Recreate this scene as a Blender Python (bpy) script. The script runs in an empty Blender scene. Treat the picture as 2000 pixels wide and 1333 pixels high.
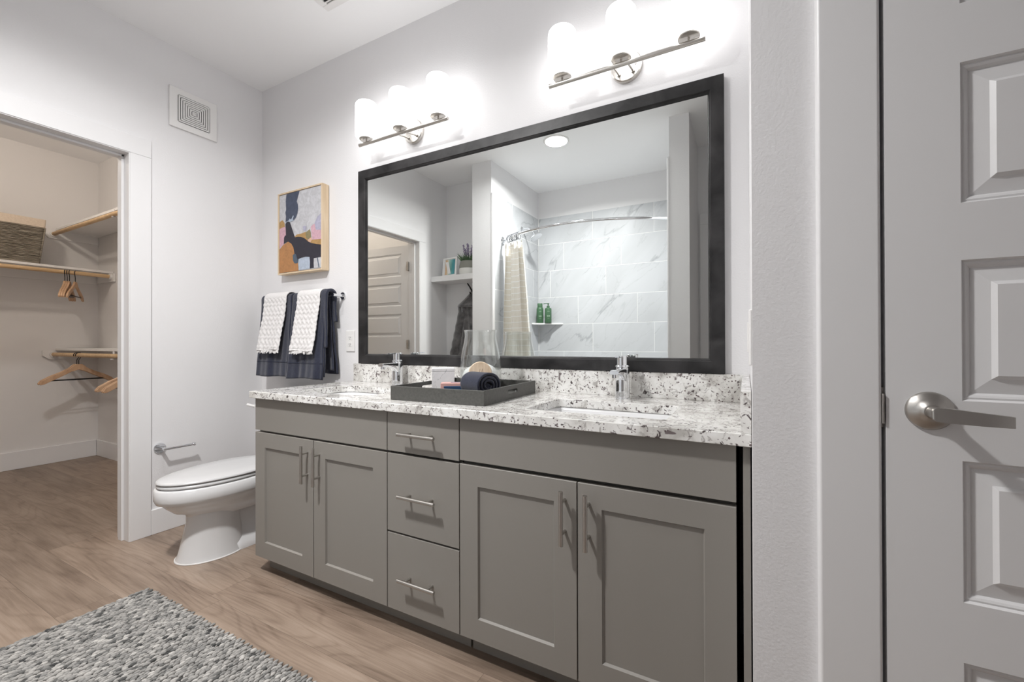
import bpy, bmesh, math, random
from mathutils import Vector, Matrix, geometry
random.seed(7)
PI = math.pi
sc = bpy.context.scene
COL = sc.collection

# ---------------------------------------------------------------- camera
CAM = Vector((2.8659, -1.7519, 1.0454))
a, b, c = math.radians(28.499), math.radians(0.2115), math.radians(-0.1624)
fwd = Vector((-math.sin(a)*math.cos(b), math.cos(a)*math.cos(b), math.sin(b)))
rt = Vector((math.cos(a), math.sin(a), 0)); up = rt.cross(fwd)
r2 = rt*math.cos(c) + up*math.sin(c); u2 = -rt*math.sin(c) + up*math.cos(c)
cam = bpy.data.objects.new('camera', bpy.data.cameras.new('camera')); COL.objects.link(cam)
m = Matrix.Identity(4)
for i in range(3):
    m[i][0] = r2[i]; m[i][1] = u2[i]; m[i][2] = -fwd[i]; m[i][3] = CAM[i]
cam.matrix_world = m
cam.data.sensor_width = 36; cam.data.lens = 843.07/2000*36; cam.data.clip_start = 0.02
sc.camera = cam

# ---------------------------------------------------------------- light and exposure
GLOBE_L = 4.0; DOWN_W = 44.0; FILL_W = 5.5; CLOSET_W = 20.0
sc.view_settings.view_transform = 'Standard'; sc.view_settings.look = 'None'
sc.view_settings.exposure = 0.28; sc.view_settings.gamma = 1.0; sc.view_settings.use_curve_mapping = False
try:
    sc.cycles.use_denoising = True; sc.cycles.denoiser = 'OPENIMAGEDENOISE'
    sc.cycles.diffuse_bounces = 6; sc.cycles.glossy_bounces = 6; sc.cycles.transmission_bounces = 12
    sc.cycles.max_bounces = 14; sc.cycles.sample_clamp_indirect = 6.0
    sc.cycles.caustics_refractive = False; sc.cycles.blur_glossy = 0.5
except Exception: pass
w = bpy.data.worlds.new('world'); sc.world = w; w.use_nodes = True
w.node_tree.nodes['Background'].inputs[0].default_value = (0.8, 0.85, 0.9, 1)
w.node_tree.nodes['Background'].inputs[1].default_value = 0.15

# ---------------------------------------------------------------- materials
MATS = {}
def NT(name):
    m = bpy.data.materials.new(name); m.use_nodes = True
    nt = m.node_tree; bs = nt.nodes['Principled BSDF']; MATS[name] = m
    return m, nt, bs
def mat(name, col, rough=0.5, metal=0.0, bump=None, spec=None, **kw):
    """col linear rgb; bump=(scale, strength, distance) noise bump"""
    m, nt, bs = NT(name)
    bs.inputs['Base Color'].default_value = (*col, 1); bs.inputs['Roughness'].default_value = rough
    bs.inputs['Metallic'].default_value = metal
    if spec is not None: bs.inputs['Specular IOR Level'].default_value = spec
    for k, v in kw.items(): bs.inputs[k.replace('_', ' ')].default_value = v
    if bump: add_bump(nt, bs, noise(nt, bump[0], 3), bump[1], bump[2])
    return m
def N(nt, t, **kw):
    n = nt.nodes.new('ShaderNode'+t)
    for k, v in kw.items():
        if k in n.inputs: n.inputs[k].default_value = v
        else: setattr(n, k, v)
    return n
def L(nt, a, b): nt.links.new(a, b)
def pos(nt, scale=(1, 1, 1), obj=False, loc=(0, 0, 0), rot=(0, 0, 0)):
    g = N(nt, 'TexCoord') if obj else N(nt, 'NewGeometry')
    mp = N(nt, 'Mapping'); mp.inputs['Scale'].default_value = scale
    mp.inputs['Location'].default_value = loc; mp.inputs['Rotation'].default_value = rot
    L(nt, g.outputs['Object' if obj else 'Position'], mp.inputs['Vector']); return mp.outputs[0]
def noise(nt, scale, detail=2, vec=None, dist=0.0, rough=0.5):
    n = N(nt, 'TexNoise'); n.inputs['Scale'].default_value = scale; n.inputs['Detail'].default_value = detail
    n.inputs['Distortion'].default_value = dist; n.inputs['Roughness'].default_value = rough
    L(nt, vec if vec is not None else pos(nt), n.inputs['Vector']); return n.outputs['Fac']
def ramp(nt, fac, stops, interp='LINEAR'):
    r = N(nt, 'ValToRGB'); cr = r.color_ramp; cr.interpolation = interp
    while len(cr.elements) < len(stops): cr.elements.new(0.5)
    for e, (p, cc) in zip(cr.elements, stops): e.position = p; e.color = (*cc, 1) if len(cc) == 3 else cc
    L(nt, fac, r.inputs[0]); return r.outputs[0]
def mix(nt, fac, A, B, mode='MIX'):
    n = N(nt, 'Mix'); n.data_type = 'RGBA'; n.blend_type = mode
    for sock, v in ((n.inputs[0], fac), (n.inputs[6], A), (n.inputs[7], B)):
        if hasattr(v, 'links'): L(nt, v, sock)
        else: sock.default_value = v if isinstance(v, (float, int)) else (*v, 1)
    return n.outputs[2]
def math_(nt, op, A, B=None, C=None):
    n = N(nt, 'Math'); n.operation = op
    for i, v in enumerate((A, B, C)):
        if v is None: continue
        if hasattr(v, 'links'): L(nt, v, n.inputs[i])
        else: n.inputs[i].default_value = v
    return n.outputs[0]
def add_bump(nt, bs, h, strength=0.3, dist=0.002):
    bp = N(nt, 'Bump'); bp.inputs['Strength'].default_value = strength; bp.inputs['Distance'].default_value = dist
    L(nt, h, bp.inputs['Height']); L(nt, bp.outputs[0], bs.inputs['Normal'])

WALL = mat('wall_paint', (0.77, 0.763, 0.77), 0.6, bump=(165, 0.42, 0.0016), spec=0.3)
CEIL = mat('ceiling_paint', (0.90, 0.90, 0.905), 0.8, bump=(140, 0.15, 0.001), spec=0.2)
TRIM = mat('trim_paint', (0.77, 0.765, 0.77), 0.35, spec=0.4)
CLOSETW = mat('closet_paint', (0.76, 0.745, 0.735), 0.6, bump=(170, 0.3, 0.0015), spec=0.3)
SHELFM = mat('shelf_white', (0.78, 0.77, 0.76), 0.4)
CAB = mat('cabinet_grey', (0.250, 0.236, 0.216), 0.42, bump=(400, 0.05, 0.0005), spec=0.35)
CABD = mat('cabinet_gap_shade', (0.05, 0.048, 0.04), 0.6)  # carcass colour darkened so the gaps beside the fronts read as shade
CHROME = mat('chrome', (0.82, 0.83, 0.85), 0.05, 1.0)
BLACKC = mat('dark_chrome', (0.1, 0.1, 0.11), 0.12, 1.0)
MIRROR = mat('mirror_glass', (0.86, 0.885, 0.87), 0.0, 1.0)
PORC = mat('porcelain', (0.72, 0.72, 0.725), 0.12, spec=0.6)
SEATM = mat('seat_plastic', (0.60, 0.60, 0.605), 0.25)
PLASTIC = mat('white_plastic', (0.80, 0.79, 0.78), 0.35)
DARK = mat('dark_slot', (0.03, 0.03, 0.035), 0.6)
DKMET = mat('black_metal', (0.015, 0.015, 0.016), 0.35, 0.3)
CAULK = mat('caulk', (0.75, 0.74, 0.73), 0.5)

def brushed(name, col, rough, axis):
    m, nt, bs = NT(name); bs.inputs['Metallic'].default_value = 1; bs.inputs['Base Color'].default_value = (*col, 1)
    s = [12, 12, 12]; s = [900 if i != axis else 12 for i in range(3)]
    f = noise(nt, 1.0, 2, pos(nt, s))
    L(nt, math_(nt, 'MULTIPLY_ADD', f, 0.18, rough-0.09), bs.inputs['Roughness']); add_bump(nt, bs, f, 0.08, 0.0004); return m
NICKEL = brushed('brushed_nickel', (0.60, 0.575, 0.54), 0.30, 0)
STEEL = brushed('brushed_steel', (0.50, 0.48, 0.455), 0.33, 0)

def emis(name, col, s):
    m = bpy.data.materials.new(name); m.use_nodes = True; nt = m.node_tree; nt.nodes.clear()
    e = N(nt, 'Emission'); e.inputs[0].default_value = (*col, 1); e.inputs[1].default_value = s
    o = N(nt, 'OutputMaterial'); L(nt, e.outputs[0], o.inputs[0]); return m
GLOBE = emis('lit_opal_glass', (1.0, 0.99, 0.985), GLOBE_L)
LENS = emis('lit_lens', (1.0, 0.98, 0.94), 3.0)
LENSC = emis('lit_lens_warm', (1.0, 0.86, 0.70), 3.0)

def m_floor():
    m, nt, bs = NT('oak_planks')
    g = N(nt, 'NewGeometry'); sp = N(nt, 'SeparateXYZ'); L(nt, g.outputs['Position'], sp.inputs[0])
    X, Y = sp.outputs[0], sp.outputs[1]
    W, LEN = 0.181, 1.22
    yr = math_(nt, 'DIVIDE', math_(nt, 'ADD', Y, 0.775), W); row = math_(nt, 'FLOOR', yr); fy = math_(nt, 'FRACT', yr)
    wn = N(nt, 'TexWhiteNoise'); wn.noise_dimensions = '1D'; L(nt, row, wn.inputs['W'])
    xr = math_(nt, 'ADD', math_(nt, 'DIVIDE', X, LEN), math_(nt, 'MULTIPLY', wn.outputs['Value'], 7.3)); colr = math_(nt, 'FLOOR', xr); fx = math_(nt, 'FRACT', xr)
    cv = N(nt, 'CombineXYZ'); L(nt, row, cv.inputs[0]); L(nt, colr, cv.inputs[1])
    w2 = N(nt, 'TexWhiteNoise'); w2.noise_dimensions = '3D'; L(nt, cv.outputs[0], w2.inputs['Vector'])
    # grain coordinates, shifted per plank
    gx = math_(nt, 'MULTIPLY_ADD', w2.outputs['Value'], 13.0, X); gy = math_(nt, 'MULTIPLY_ADD', w2.outputs['Value'], 5.0, Y)
    c1 = N(nt, 'CombineXYZ'); L(nt, math_(nt, 'MULTIPLY', gx, 0.85), c1.inputs[0]); L(nt, math_(nt, 'MULTIPLY', gy, 5.5), c1.inputs[1]); L(nt, w2.outputs['Value'], c1.inputs[2])
    big = N(nt, 'TexNoise'); big.inputs['Scale'].default_value = 1.0; big.inputs['Detail'].default_value = 1.2; big.inputs['Distortion'].default_value = 0.15; L(nt, c1.outputs[0], big.inputs['Vector'])
    rings = math_(nt, 'SINE', math_(nt, 'MULTIPLY', big.outputs['Fac'], 85.0)); rings = math_(nt, 'SUBTRACT', 1.0, math_(nt, 'POWER', math_(nt, 'MULTIPLY_ADD', rings, 0.5, 0.5), 5.0))
    c2 = N(nt, 'CombineXYZ'); L(nt, math_(nt, 'MULTIPLY', gx, 3.5), c2.inputs[0]); L(nt, math_(nt, 'MULTIPLY', gy, 120.0), c2.inputs[1])
    fine = N(nt, 'TexNoise'); fine.inputs['Scale'].default_value = 1.0; fine.inputs['Detail'].default_value = 6; fine.inputs['Roughness'].default_value = 0.65; fine.inputs['Distortion'].default_value = 0.8; L(nt, c2.outputs[0], fine.inputs['Vector'])
    c3 = N(nt, 'CombineXYZ'); L(nt, math_(nt, 'MULTIPLY', gx, 2.2), c3.inputs[0]); L(nt, math_(nt, 'MULTIPLY', gy, 12.0), c3.inputs[1])
    blot = N(nt, 'TexNoise'); blot.inputs['Scale'].default_value = 1.0; blot.inputs['Detail'].default_value = 4; L(nt, c3.outputs[0], blot.inputs['Vector'])
    f = math_(nt, 'MULTIPLY_ADD', rings, 0.075, math_(nt, 'MULTIPLY', fine.outputs['Fac'], 0.42))
    f = math_(nt, 'MULTIPLY_ADD', blot.outputs['Fac'], 0.60, f)
    colr_ = ramp(nt, f, [(0.36, (0.140, 0.100, 0.074)), (0.50, (0.215, 0.160, 0.122)), (0.60, (0.268, 0.203, 0.156)), (0.74, (0.330, 0.257, 0.203))])
    shade = math_(nt, 'MULTIPLY_ADD', w2.outputs['Value'], 0.30, 0.85)
    cs = N(nt, 'CombineXYZ')
    for i in range(3): L(nt, shade, cs.inputs[i])
    base = mix(nt, 1.0, colr_, cs.outputs[0], 'MULTIPLY')
    def seam(fr, wd):
        return math_(nt, 'MAXIMUM', math_(nt, 'LESS_THAN', fr, wd), math_(nt, 'GREATER_THAN', fr, 1-wd))
    sm = math_(nt, 'MAXIMUM', seam(fy, 0.004), seam(fx, 0.0006))
    base = mix(nt, math_(nt, 'MULTIPLY', sm, 0.55), base, (0.05, 0.033, 0.022))
    L(nt, base, bs.inputs['Base Color']); bs.inputs['Roughness'].default_value = 0.42; bs.inputs['Specular IOR Level'].default_value = 0.35
    add_bump(nt, bs, math_(nt, 'SUBTRACT', math_(nt, 'MULTIPLY', f, 0.4), sm), 0.25, 0.001); return m
FLOOR = m_floor()

def m_granite():
    m, nt, bs = NT('speckled_granite'); P = pos(nt)
    c0 = ramp(nt, noise(nt, 14, 4, P, 0.6), [(0.34, (0.50, 0.485, 0.46)), (0.50, (0.72, 0.71, 0.685)), (0.68, (0.82, 0.815, 0.80))])
    n1 = noise(nt, 42, 5, P, 1.2, 0.62)
    c1 = mix(nt, ramp(nt, n1, [(0.55, (0, 0, 0)), (0.62, (0.7, 0.7, 0.7))]), c0, (0.30, 0.275, 0.26))
    n2 = noise(nt, 62, 4, pos(nt, loc=(3.1, 7.7, 1.3)), 0.8, 0.6)
    c2 = mix(nt, ramp(nt, n2, [(0.60, (0, 0, 0)), (0.64, (1, 1, 1))]), c1, (0.085, 0.068, 0.068))
    v = N(nt, 'TexVoronoi'); v.inputs['Scale'].default_value = 95; L(nt, P, v.inputs['Vector'])
    sepc = N(nt, 'SeparateColor'); L(nt, v.outputs['Color'], sepc.inputs[0])
    dots = math_(nt, 'MULTIPLY', math_(nt, 'LESS_THAN', v.outputs['Distance'], 0.26), math_(nt, 'GREATER_THAN', sepc.outputs[0], 0.72))
    c3 = mix(nt, math_(nt, 'MULTIPLY', dots, 0.9), c2, (0.085, 0.05, 0.052))
    n4 = noise(nt, 24, 3, pos(nt, loc=(9, 2, 5)), 0.9, 0.55)
    c4 = mix(nt, ramp(nt, n4, [(0.66, (0, 0, 0)), (0.69, (0.85, 0.85, 0.85))]), c3, (0.10, 0.07, 0.075))
    L(nt, c4, bs.inputs['Base Color']); bs.inputs['Roughness'].default_value = 0.12; return m
GRANITE = m_granite()

def m_marble(name, scale, island=True, c0=(0.47, 0.48, 0.495), c1=(0.52, 0.532, 0.55)):
    m, nt, bs = NT(name)
    g = N(nt, 'NewGeometry'); ad = N(nt, 'VectorMath'); ad.operation = 'ADD'
    cb = N(nt, 'CombineXYZ')
    if island:
        for i, k in enumerate((17.0, 31.0, 23.0)): L(nt, math_(nt, 'MULTIPLY', g.outputs['Random Per Island'], k), cb.inputs[i])
    L(nt, g.outputs['Position'], ad.inputs[0]); L(nt, cb.outputs[0], ad.inputs[1])
    mq = N(nt, 'Mapping'); mq.inputs['Rotation'].default_value = (0.0, 0.87, 0.5); L(nt, ad.outputs[0], mq.inputs['Vector'])
    mp = N(nt, 'Mapping'); mp.inputs['Scale'].default_value = (scale*0.28, scale*1.0, scale*1.9)
    L(nt, mq.outputs[0], mp.inputs['Vector'])
    def vein(sc_, w0, w1, dist, off):
        n = N(nt, 'TexNoise'); n.inputs['Scale'].default_value = sc_; n.inputs['Detail'].default_value = 5; n.inputs['Distortion'].default_value = dist; n.inputs['Roughness'].default_value = 0.5
        v2 = N(nt, 'VectorMath'); v2.operation = 'ADD'; v2.inputs[1].default_value = (off, off*2, -off); L(nt, mp.outputs[0], v2.inputs[0]); L(nt, v2.outputs[0], n.inputs['Vector'])
        d = math_(nt, 'ABSOLUTE', math_(nt, 'SUBTRACT', n.outputs['Fac'], 0.5))
        return ramp(nt, d, [(0.0, (1, 1, 1)), (w0, (0.6, 0.6, 0.6)), (w1, (0, 0, 0))])
    mask = ramp(nt, noise(nt, 2.2*scale, 2, mp.outputs[0]), [(0.46, (0, 0, 0)), (0.60, (1, 1, 1))])
    v1 = mix(nt, 1.0, vein(1.0, 0.004, 0.012, 0.25, 0), mask, 'MULTIPLY'); v2 = vein(2.1, 0.003, 0.010, 0.6, 4)
    soft = ramp(nt, noise(nt, 1.4, 3, mp.outputs[0], 0.5), [(0.36, c0), (0.60, c1)])
    c1 = mix(nt, math_(nt, 'MULTIPLY', v1, 0.8), soft, (0.30, 0.31, 0.32)); c2 = mix(nt, math_(nt, 'MULTIPLY', v2, 0.35), c1, (0.36, 0.36, 0.37))
    L(nt, c2, bs.inputs['Base Color']); bs.inputs['Roughness'].default_value = 0.38; bs.inputs['Specular IOR Level'].default_value = 0.3; return m
TILE = m_marble('marble_tile', 1.35)
MARBLE = m_marble('marble_box', 7.0, False, (0.70, 0.70, 0.71), (0.80, 0.80, 0.81))
GROUT = mat('grout', (0.80, 0.80, 0.79), 0.7)

def m_frame():
    m, nt, bs = NT('charcoal_frame')
    cc = ramp(nt, noise(nt, 9, 4, None, 0.6), [(0.35, (0.005, 0.0048, 0.0052)), (0.68, (0.036, 0.034, 0.035))])
    L(nt, cc, bs.inputs['Base Color']); bs.inputs['Roughness'].default_value = 0.42; bs.inputs['Specular IOR Level'].default_value = 0.4
    add_bump(nt, bs, noise(nt, 60, 3), 0.1, 0.001); return m
FRAME = m_frame()
def m_wood(name, c0, c1, scale=(3, 3, 40), rough=0.5):
    m, nt, bs = NT(name)
    f = noise(nt, 1.0, 4, pos(nt, scale, obj=True), 1.0)
    L(nt, ramp(nt, f, [(0.3, c0), (0.7, c1)]), bs.inputs['Base Color']); bs.inputs['Roughness'].default_value = rough; return m
PINE = m_wood('pine_rod', (0.50, 0.33, 0.17), (0.66, 0.47, 0.28), (40, 4, 40))
HANG = m_wood('hanger_wood', (0.48, 0.29, 0.17), (0.62, 0.41, 0.26), (30, 30, 6))
MAPLE = m_wood('maple_float', (0.62, 0.47, 0.31), (0.74, 0.60, 0.43), (30, 30, 3))
DISCW = m_wood('brush_wood', (0.52, 0.40, 0.28), (0.66, 0.54, 0.41), (60, 60, 6))
def m_cloth(name, col, col2, sc_, strength, dist, rough=0.95, sheen=0.4):
    m, nt, bs = NT(name)
    L(nt, ramp(nt, noise(nt, sc_*0.25, 3), [(0.3, col), (0.7, col2)]), bs.inputs['Base Color'])
    bs.inputs['Roughness'].default_value = rough; bs.inputs['Sheen Weight'].default_value = sheen
    add_bump(nt, bs, noise(nt, sc_, 2), strength, dist); return m
NAVY = m_cloth('navy_terry', (0.011, 0.014, 0.032), (0.019, 0.024, 0.050), 420, 0.9, 0.003, sheen=0.25)
NAVYB = m_cloth('navy_band', (0.009, 0.012, 0.028), (0.016, 0.021, 0.044), 700, 0.5, 0.001, sheen=0.15)
WHITET = m_cloth('white_cotton', (0.68, 0.665, 0.66), (0.76, 0.745, 0.74), 500, 0.4, 0.001, sheen=0.1)
FLUFF = m_cloth('white_fluff', (0.78, 0.78, 0.78), (0.84, 0.84, 0.84), 300, 0.5, 0.002, sheen=0.2)
ROBE = m_cloth('grey_plush', (0.040, 0.038, 0.040), (0.15, 0.142, 0.145), 60, 0.6, 0.006, sheen=0.9)
LEATHER = m_cloth('grey_shagreen', (0.060, 0.060, 0.055), (0.085, 0.083, 0.077), 520, 0.5, 0.0012, 0.45, 0.0)
def m_curtain():
    m, nt, bs = NT('striped_linen')
    sp = N(nt, 'SeparateXYZ'); g = N(nt, 'NewGeometry'); L(nt, g.outputs['Position'], sp.inputs[0])
    fr = math_(nt, 'FRACT', math_(nt, 'DIVIDE', sp.outputs[2], 0.0535))
    st = math_(nt, 'LESS_THAN', fr, 0.13)
    n = noise(nt, 1.0, 2, pos(nt, (500, 500, 60)))
    base = ramp(nt, n, [(0.3, (0.78, 0.745, 0.68)), (0.7, (0.86, 0.83, 0.765))])
    L(nt, mix(nt, st, base, (0.93, 0.93, 0.92)), bs.inputs['Base Color']); bs.inputs['Roughness'].default_value = 0.9
    bs.inputs['Sheen Weight'].default_value = 0.1; add_bump(nt, bs, n, 0.3, 0.001); return m
CURT = m_curtain()
def m_wicker():
    m, nt, bs = NT('grey_wicker')
    n = noise(nt, 1.0, 3, pos(nt, (14, 14, 420)), 0.3)
    L(nt, ramp(nt, n, [(0.32, (0.10, 0.085, 0.065)), (0.52, (0.26, 0.225, 0.175)), (0.70, (0.52, 0.47, 0.39))]), bs.inputs['Base Color'])
    bs.inputs['Roughness'].default_value = 0.7; add_bump(nt, bs, n, 0.8, 0.004); return m
WICKER = m_wicker()
LINER = m_cloth('cream_liner', (0.60, 0.50, 0.40), (0.68, 0.58, 0.47), 300, 0.3, 0.001, sheen=0.1)
def m_rug():
    m, nt, bs = NT('felted_wool')
    g = N(nt, 'NewGeometry')
    cc = ramp(nt, g.outputs['Random Per Island'], [(0.0, (0.07, 0.07, 0.07)), (0.07, (0.15, 0.15, 0.145)), (0.16, (0.27, 0.265, 0.255)), (0.45, (0.36, 0.35, 0.335)), (0.80, (0.44, 0.425, 0.405)), (0.94, (0.54, 0.52, 0.495)), (1.0, (0.62, 0.60, 0.57))])
    f = ramp(nt, noise(nt, 260, 3), [(0.2, (0.75, 0.75, 0.75)), (0.8, (1.15, 1.15, 1.15))])
    L(nt, mix(nt, 1.0, mix(nt, 1.0, cc, f, 'MULTIPLY'), (0.88, 0.88, 0.88), 'MULTIPLY'), bs.inputs['Base Color']); bs.inputs['Roughness'].default_value = 0.95
    add_bump(nt, bs, noise(nt, 500, 2), 0.5, 0.001); return m
RUG = m_rug()
RUGB = mat('rug_backing', (0.12, 0.115, 0.11), 0.95)
GREEN = mat('green_bottle', (0.055, 0.13, 0.065), 0.4)
LEAF = mat('leaf_green', (0.10, 0.17, 0.085), 0.6)
LAV = mat('lavender', (0.30, 0.25, 0.36), 0.8)
POTG = mat('pot_olive', (0.22, 0.22, 0.19), 0.6); POTW = mat('pot_white', (0.72, 0.71, 0.68), 0.5)
PINKM = mat('pink_paper', (0.62, 0.36, 0.33), 0.5); BLUEM = mat('blue_paper', (0.025, 0.06, 0.13), 0.35)
def m_glass():
    m = bpy.data.materials.new('clear_glass'); m.use_nodes = True; nt = m.node_tree; nt.nodes.clear()
    tr = N(nt, 'BsdfTransparent'); tr.inputs[0].default_value = (0.965, 0.975, 0.97, 1)
    gl = N(nt, 'BsdfGlossy'); gl.inputs['Roughness'].default_value = 0.01; gl.inputs[0].default_value = (1, 1, 1, 1)
    lw = N(nt, 'LayerWeight'); lw.inputs[0].default_value = 0.5
    fr = N(nt, 'Math'); fr.operation = 'MULTIPLY_ADD'; fr.inputs[1].default_value = 0.95; fr.inputs[2].default_value = 0.06
    L(nt, math_(nt, 'POWER', lw.outputs['Facing'], 3.0), fr.inputs[0])
    mx = N(nt, 'MixShader'); L(nt, fr.outputs[0], mx.inputs[0]); L(nt, tr.outputs[0], mx.inputs[1]); L(nt, gl.outputs[0], mx.inputs[2])
    o = N(nt, 'OutputMaterial'); L(nt, mx.outputs[0], o.inputs[0]); return m
GLASS = m_glass()
def m_beach():
    m, nt, bs = NT('beach_print')
    sp = N(nt, 'SeparateXYZ'); L(nt, pos(nt, (1/0.145,)*3, obj=True), sp.inputs[0])
    f = math_(nt, 'ADD', math_(nt, 'SUBTRACT', 0.5, sp.outputs[0]), math_(nt, 'MULTIPLY', math_(nt, 'SUBTRACT', noise(nt, 25, 3), 0.5), 0.12))
    L(nt, ramp(nt, f, [(0.0, (0.62, 0.40, 0.22)), (0.22, (0.66, 0.45, 0.27)), (0.32, (0.70, 0.66, 0.52)), (0.5, (0.30, 0.50, 0.45)), (0.8, (0.06, 0.30, 0.32)), (1.0, (0.04, 0.22, 0.27))]), bs.inputs['Base Color'])
    bs.inputs['Roughness'].default_value = 0.3; return m
BEACH = m_beach()

# ---------------------------------------------------------------- mesh builder
WORLD = {}
class MB:
    def __init__(s): s.v = []; s.f = []; s.mi = []; s.cur = 0
    def add(s, vs, fs):
        o = len(s.v); s.v += [Vector(p) for p in vs]; s.f += [[i+o for i in f] for f in fs]; s.mi += [s.cur]*len(fs); return s
    def box(s, x0, x1, y0, y1, z0, z1, M=None):
        vs = [Vector((x, y, z)) for z in (z0, z1) for y in (y0, y1) for x in (x0, x1)]
        if M: vs = [M @ p for p in vs]
        return s.add(vs, [(0, 2, 3, 1), (4, 5, 7, 6), (0, 1, 5, 4), (2, 6, 7, 3), (0, 4, 6, 2), (1, 3, 7, 5)])
    def prism(s, pts, h0, h1, axis='z', M=None):
        """pts 2D outline; axis z:(x,y), y:(x,z), x:(y,z)"""
        n = len(pts)
        def P(p, h): return Vector({'z': (p[0], p[1], h), 'y': (p[0], h, p[1]), 'x': (h, p[0], p[1])}[axis])
        vs = [P(p, h0) for p in pts] + [P(p, h1) for p in pts]
        if M: vs = [M @ p for p in vs]
        fs = [(i, (i+1) % n, (i+1) % n+n, i+n) for i in range(n)] + [tuple(range(n))[::-1], tuple(range(n, 2*n))]
        return s.add(vs, fs)
    def lathe(s, prof, c=(0, 0, 0), seg=32, M=None, cap=True):
        """prof list (r,z), around z axis"""
        vs = []; fs = []; n = len(prof)
        for r, z in prof:
            for k in range(seg):
                t = 2*PI*k/seg; vs.append(Vector((r*math.cos(t), r*math.sin(t), z)))
        for i in range(n-1):
            for k in range(seg):
                k2 = (k+1) % seg; fs.append((i*seg+k, i*seg+k2, (i+1)*seg+k2, (i+1)*seg+k))
        if cap:
            fs.append(tuple(range(seg))[::-1]); fs.append(tuple((n-1)*seg+k for k in range(seg)))
        if M: vs = [M @ p for p in vs]
        vs = [p+Vector(c) for p in vs]
        return s.add(vs, fs)
    def tube(s, pts, r, seg=12, cap=True, closed=False):
        pts = [Vector(p) for p in pts]; n = len(pts); vs = []; fs = []
        rad = r if isinstance(r, (list, tuple)) else [r]*n
        tans = []
        for i in range(n):
            if closed: t = pts[(i+1) % n]-pts[i-1]
            else: t = (pts[min(i+1, n-1)]-pts[max(i-1, 0)])
            tans.append(t.normalized())
        t0 = tans[0]; ref = Vector((0, 0, 1)) if abs(t0.z) < 0.9 else Vector((1, 0, 0))
        nrm = t0.cross(ref).normalized()
        for i in range(n):
            t = tans[i]; nrm = (nrm - t*nrm.dot(t)).normalized(); bn = t.cross(nrm)
            for k in range(seg):
                an = 2*PI*k/seg; vs.append(pts[i]+(nrm*math.cos(an)+bn*math.sin(an))*rad[i])
        for i in range(n if closed else n-1):
            j = (i+1) % n
            for k in range(seg):
                k2 = (k+1) % seg; fs.append((i*seg+k, i*seg+k2, j*seg+k2, j*seg+k))
        if cap and not closed:
            fs.append(tuple(range(seg))[::-1]); fs.append(tuple((n-1)*seg+k for k in range(seg)))
        return s.add(vs, fs)
    def grid(s, fn, nu, nv, wrap=False):
        vs = [Vector(fn(i/(nu if wrap else nu-1) if wrap else i/(nu-1), j/(nv-1))) for j in range(nv) for i in range(nu)]
        fs = []
        for j in range(nv-1):
            for i in range(nu if wrap else nu-1):
                i2 = (i+1) % nu; fs.append((j*nu+i, j*nu+i2, (j+1)*nu+i2, (j+1)*nu+i))
        return s.add(vs, fs)
    def build(s, name, m, parent=None, smooth=False, bevel=0, solid=0, sub=0, auto=None, segs=2, fix=True):
        loc = Vector((0, 0, 0)); W = WORLD.get(parent, Vector((0, 0, 0))) if parent else None
        vs = s.v
        if parent is None:
            xs = [p.x for p in vs]; ys = [p.y for p in vs]; zs = [p.z for p in vs]
            loc = Vector(((min(xs)+max(xs))/2, (min(ys)+max(ys))/2, min(zs))); wl = loc
        else: wl = Vector((0, 0, 0))
        me = bpy.data.meshes.new(name); me.from_pydata([tuple(p-wl) for p in vs], [], s.f)
        ms = m if isinstance(m, (list, tuple)) else [m]
        for q in ms: me.materials.append(q)
        if len(ms) > 1: me.polygons.foreach_set('material_index', s.mi)
        if fix:
            bm = bmesh.new(); bm.from_mesh(me); bmesh.ops.recalc_face_normals(bm, faces=bm.faces); bm.to_mesh(me); bm.free()
        if smooth: me.polygons.foreach_set('use_smooth', [True]*len(me.polygons))
        if smooth and auto: me.set_sharp_from_angle(angle=math.radians(auto))
        me.update()
        o = bpy.data.objects.new(name, me); COL.objects.link(o)
        if parent is None: o.location = loc; WORLD[o] = wl
        else:
            o.parent = parent; o.location = -W; WORLD[o] = Vector((0, 0, 0))
        if solid:
            q = o.modifiers.new('solid', 'SOLIDIFY'); q.thickness = solid; q.offset = 0
        if bevel:
            q = o.modifiers.new('bevel', 'BEVEL'); q.width = bevel; q.segments = segs; q.limit_method = 'ANGLE'; q.angle_limit = math.radians(35); q.harden_normals = True
            me.polygons.foreach_set('use_smooth', [True]*len(me.polygons)); 
            if not smooth: me.set_sharp_from_angle(angle=math.radians(35))
        if sub:
            q = o.modifiers.new('sub', 'SUBSURF'); q.levels = sub; q.render_levels = sub
        return o
def tag(o, label=None, cat=None, group=None, kind=None):
    if label: o['label'] = label
    if cat: o['category'] = cat
    if group: o['group'] = group
    if kind: o['kind'] = kind
    return o
def thing(name, label, cat, loc=(0, 0, 0), group=None, kind=None):
    o = bpy.data.objects.new(name, None); COL.objects.link(o); o.location = loc; o.empty_display_size = 0.05
    WORLD[o] = Vector(loc); return tag(o, label, cat, group, kind)
def struct(mb, name, m, **kw):
    return tag(mb.build(name, m, **kw), kind='structure')
def copy_tree(o, parent=None):
    q = o.copy(); COL.objects.link(q)
    if parent: q.parent = parent
    for ch in list(o.children):
        copy_tree(ch, q)
    return q
def RZ(an): return Matrix.Rotation(an, 4, 'Z')
def RX(an): return Matrix.Rotation(an, 4, 'X')
def RY(an): return Matrix.Rotation(an, 4, 'Y')
def T(*p): return Matrix.Translation(Vector(p))

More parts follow.
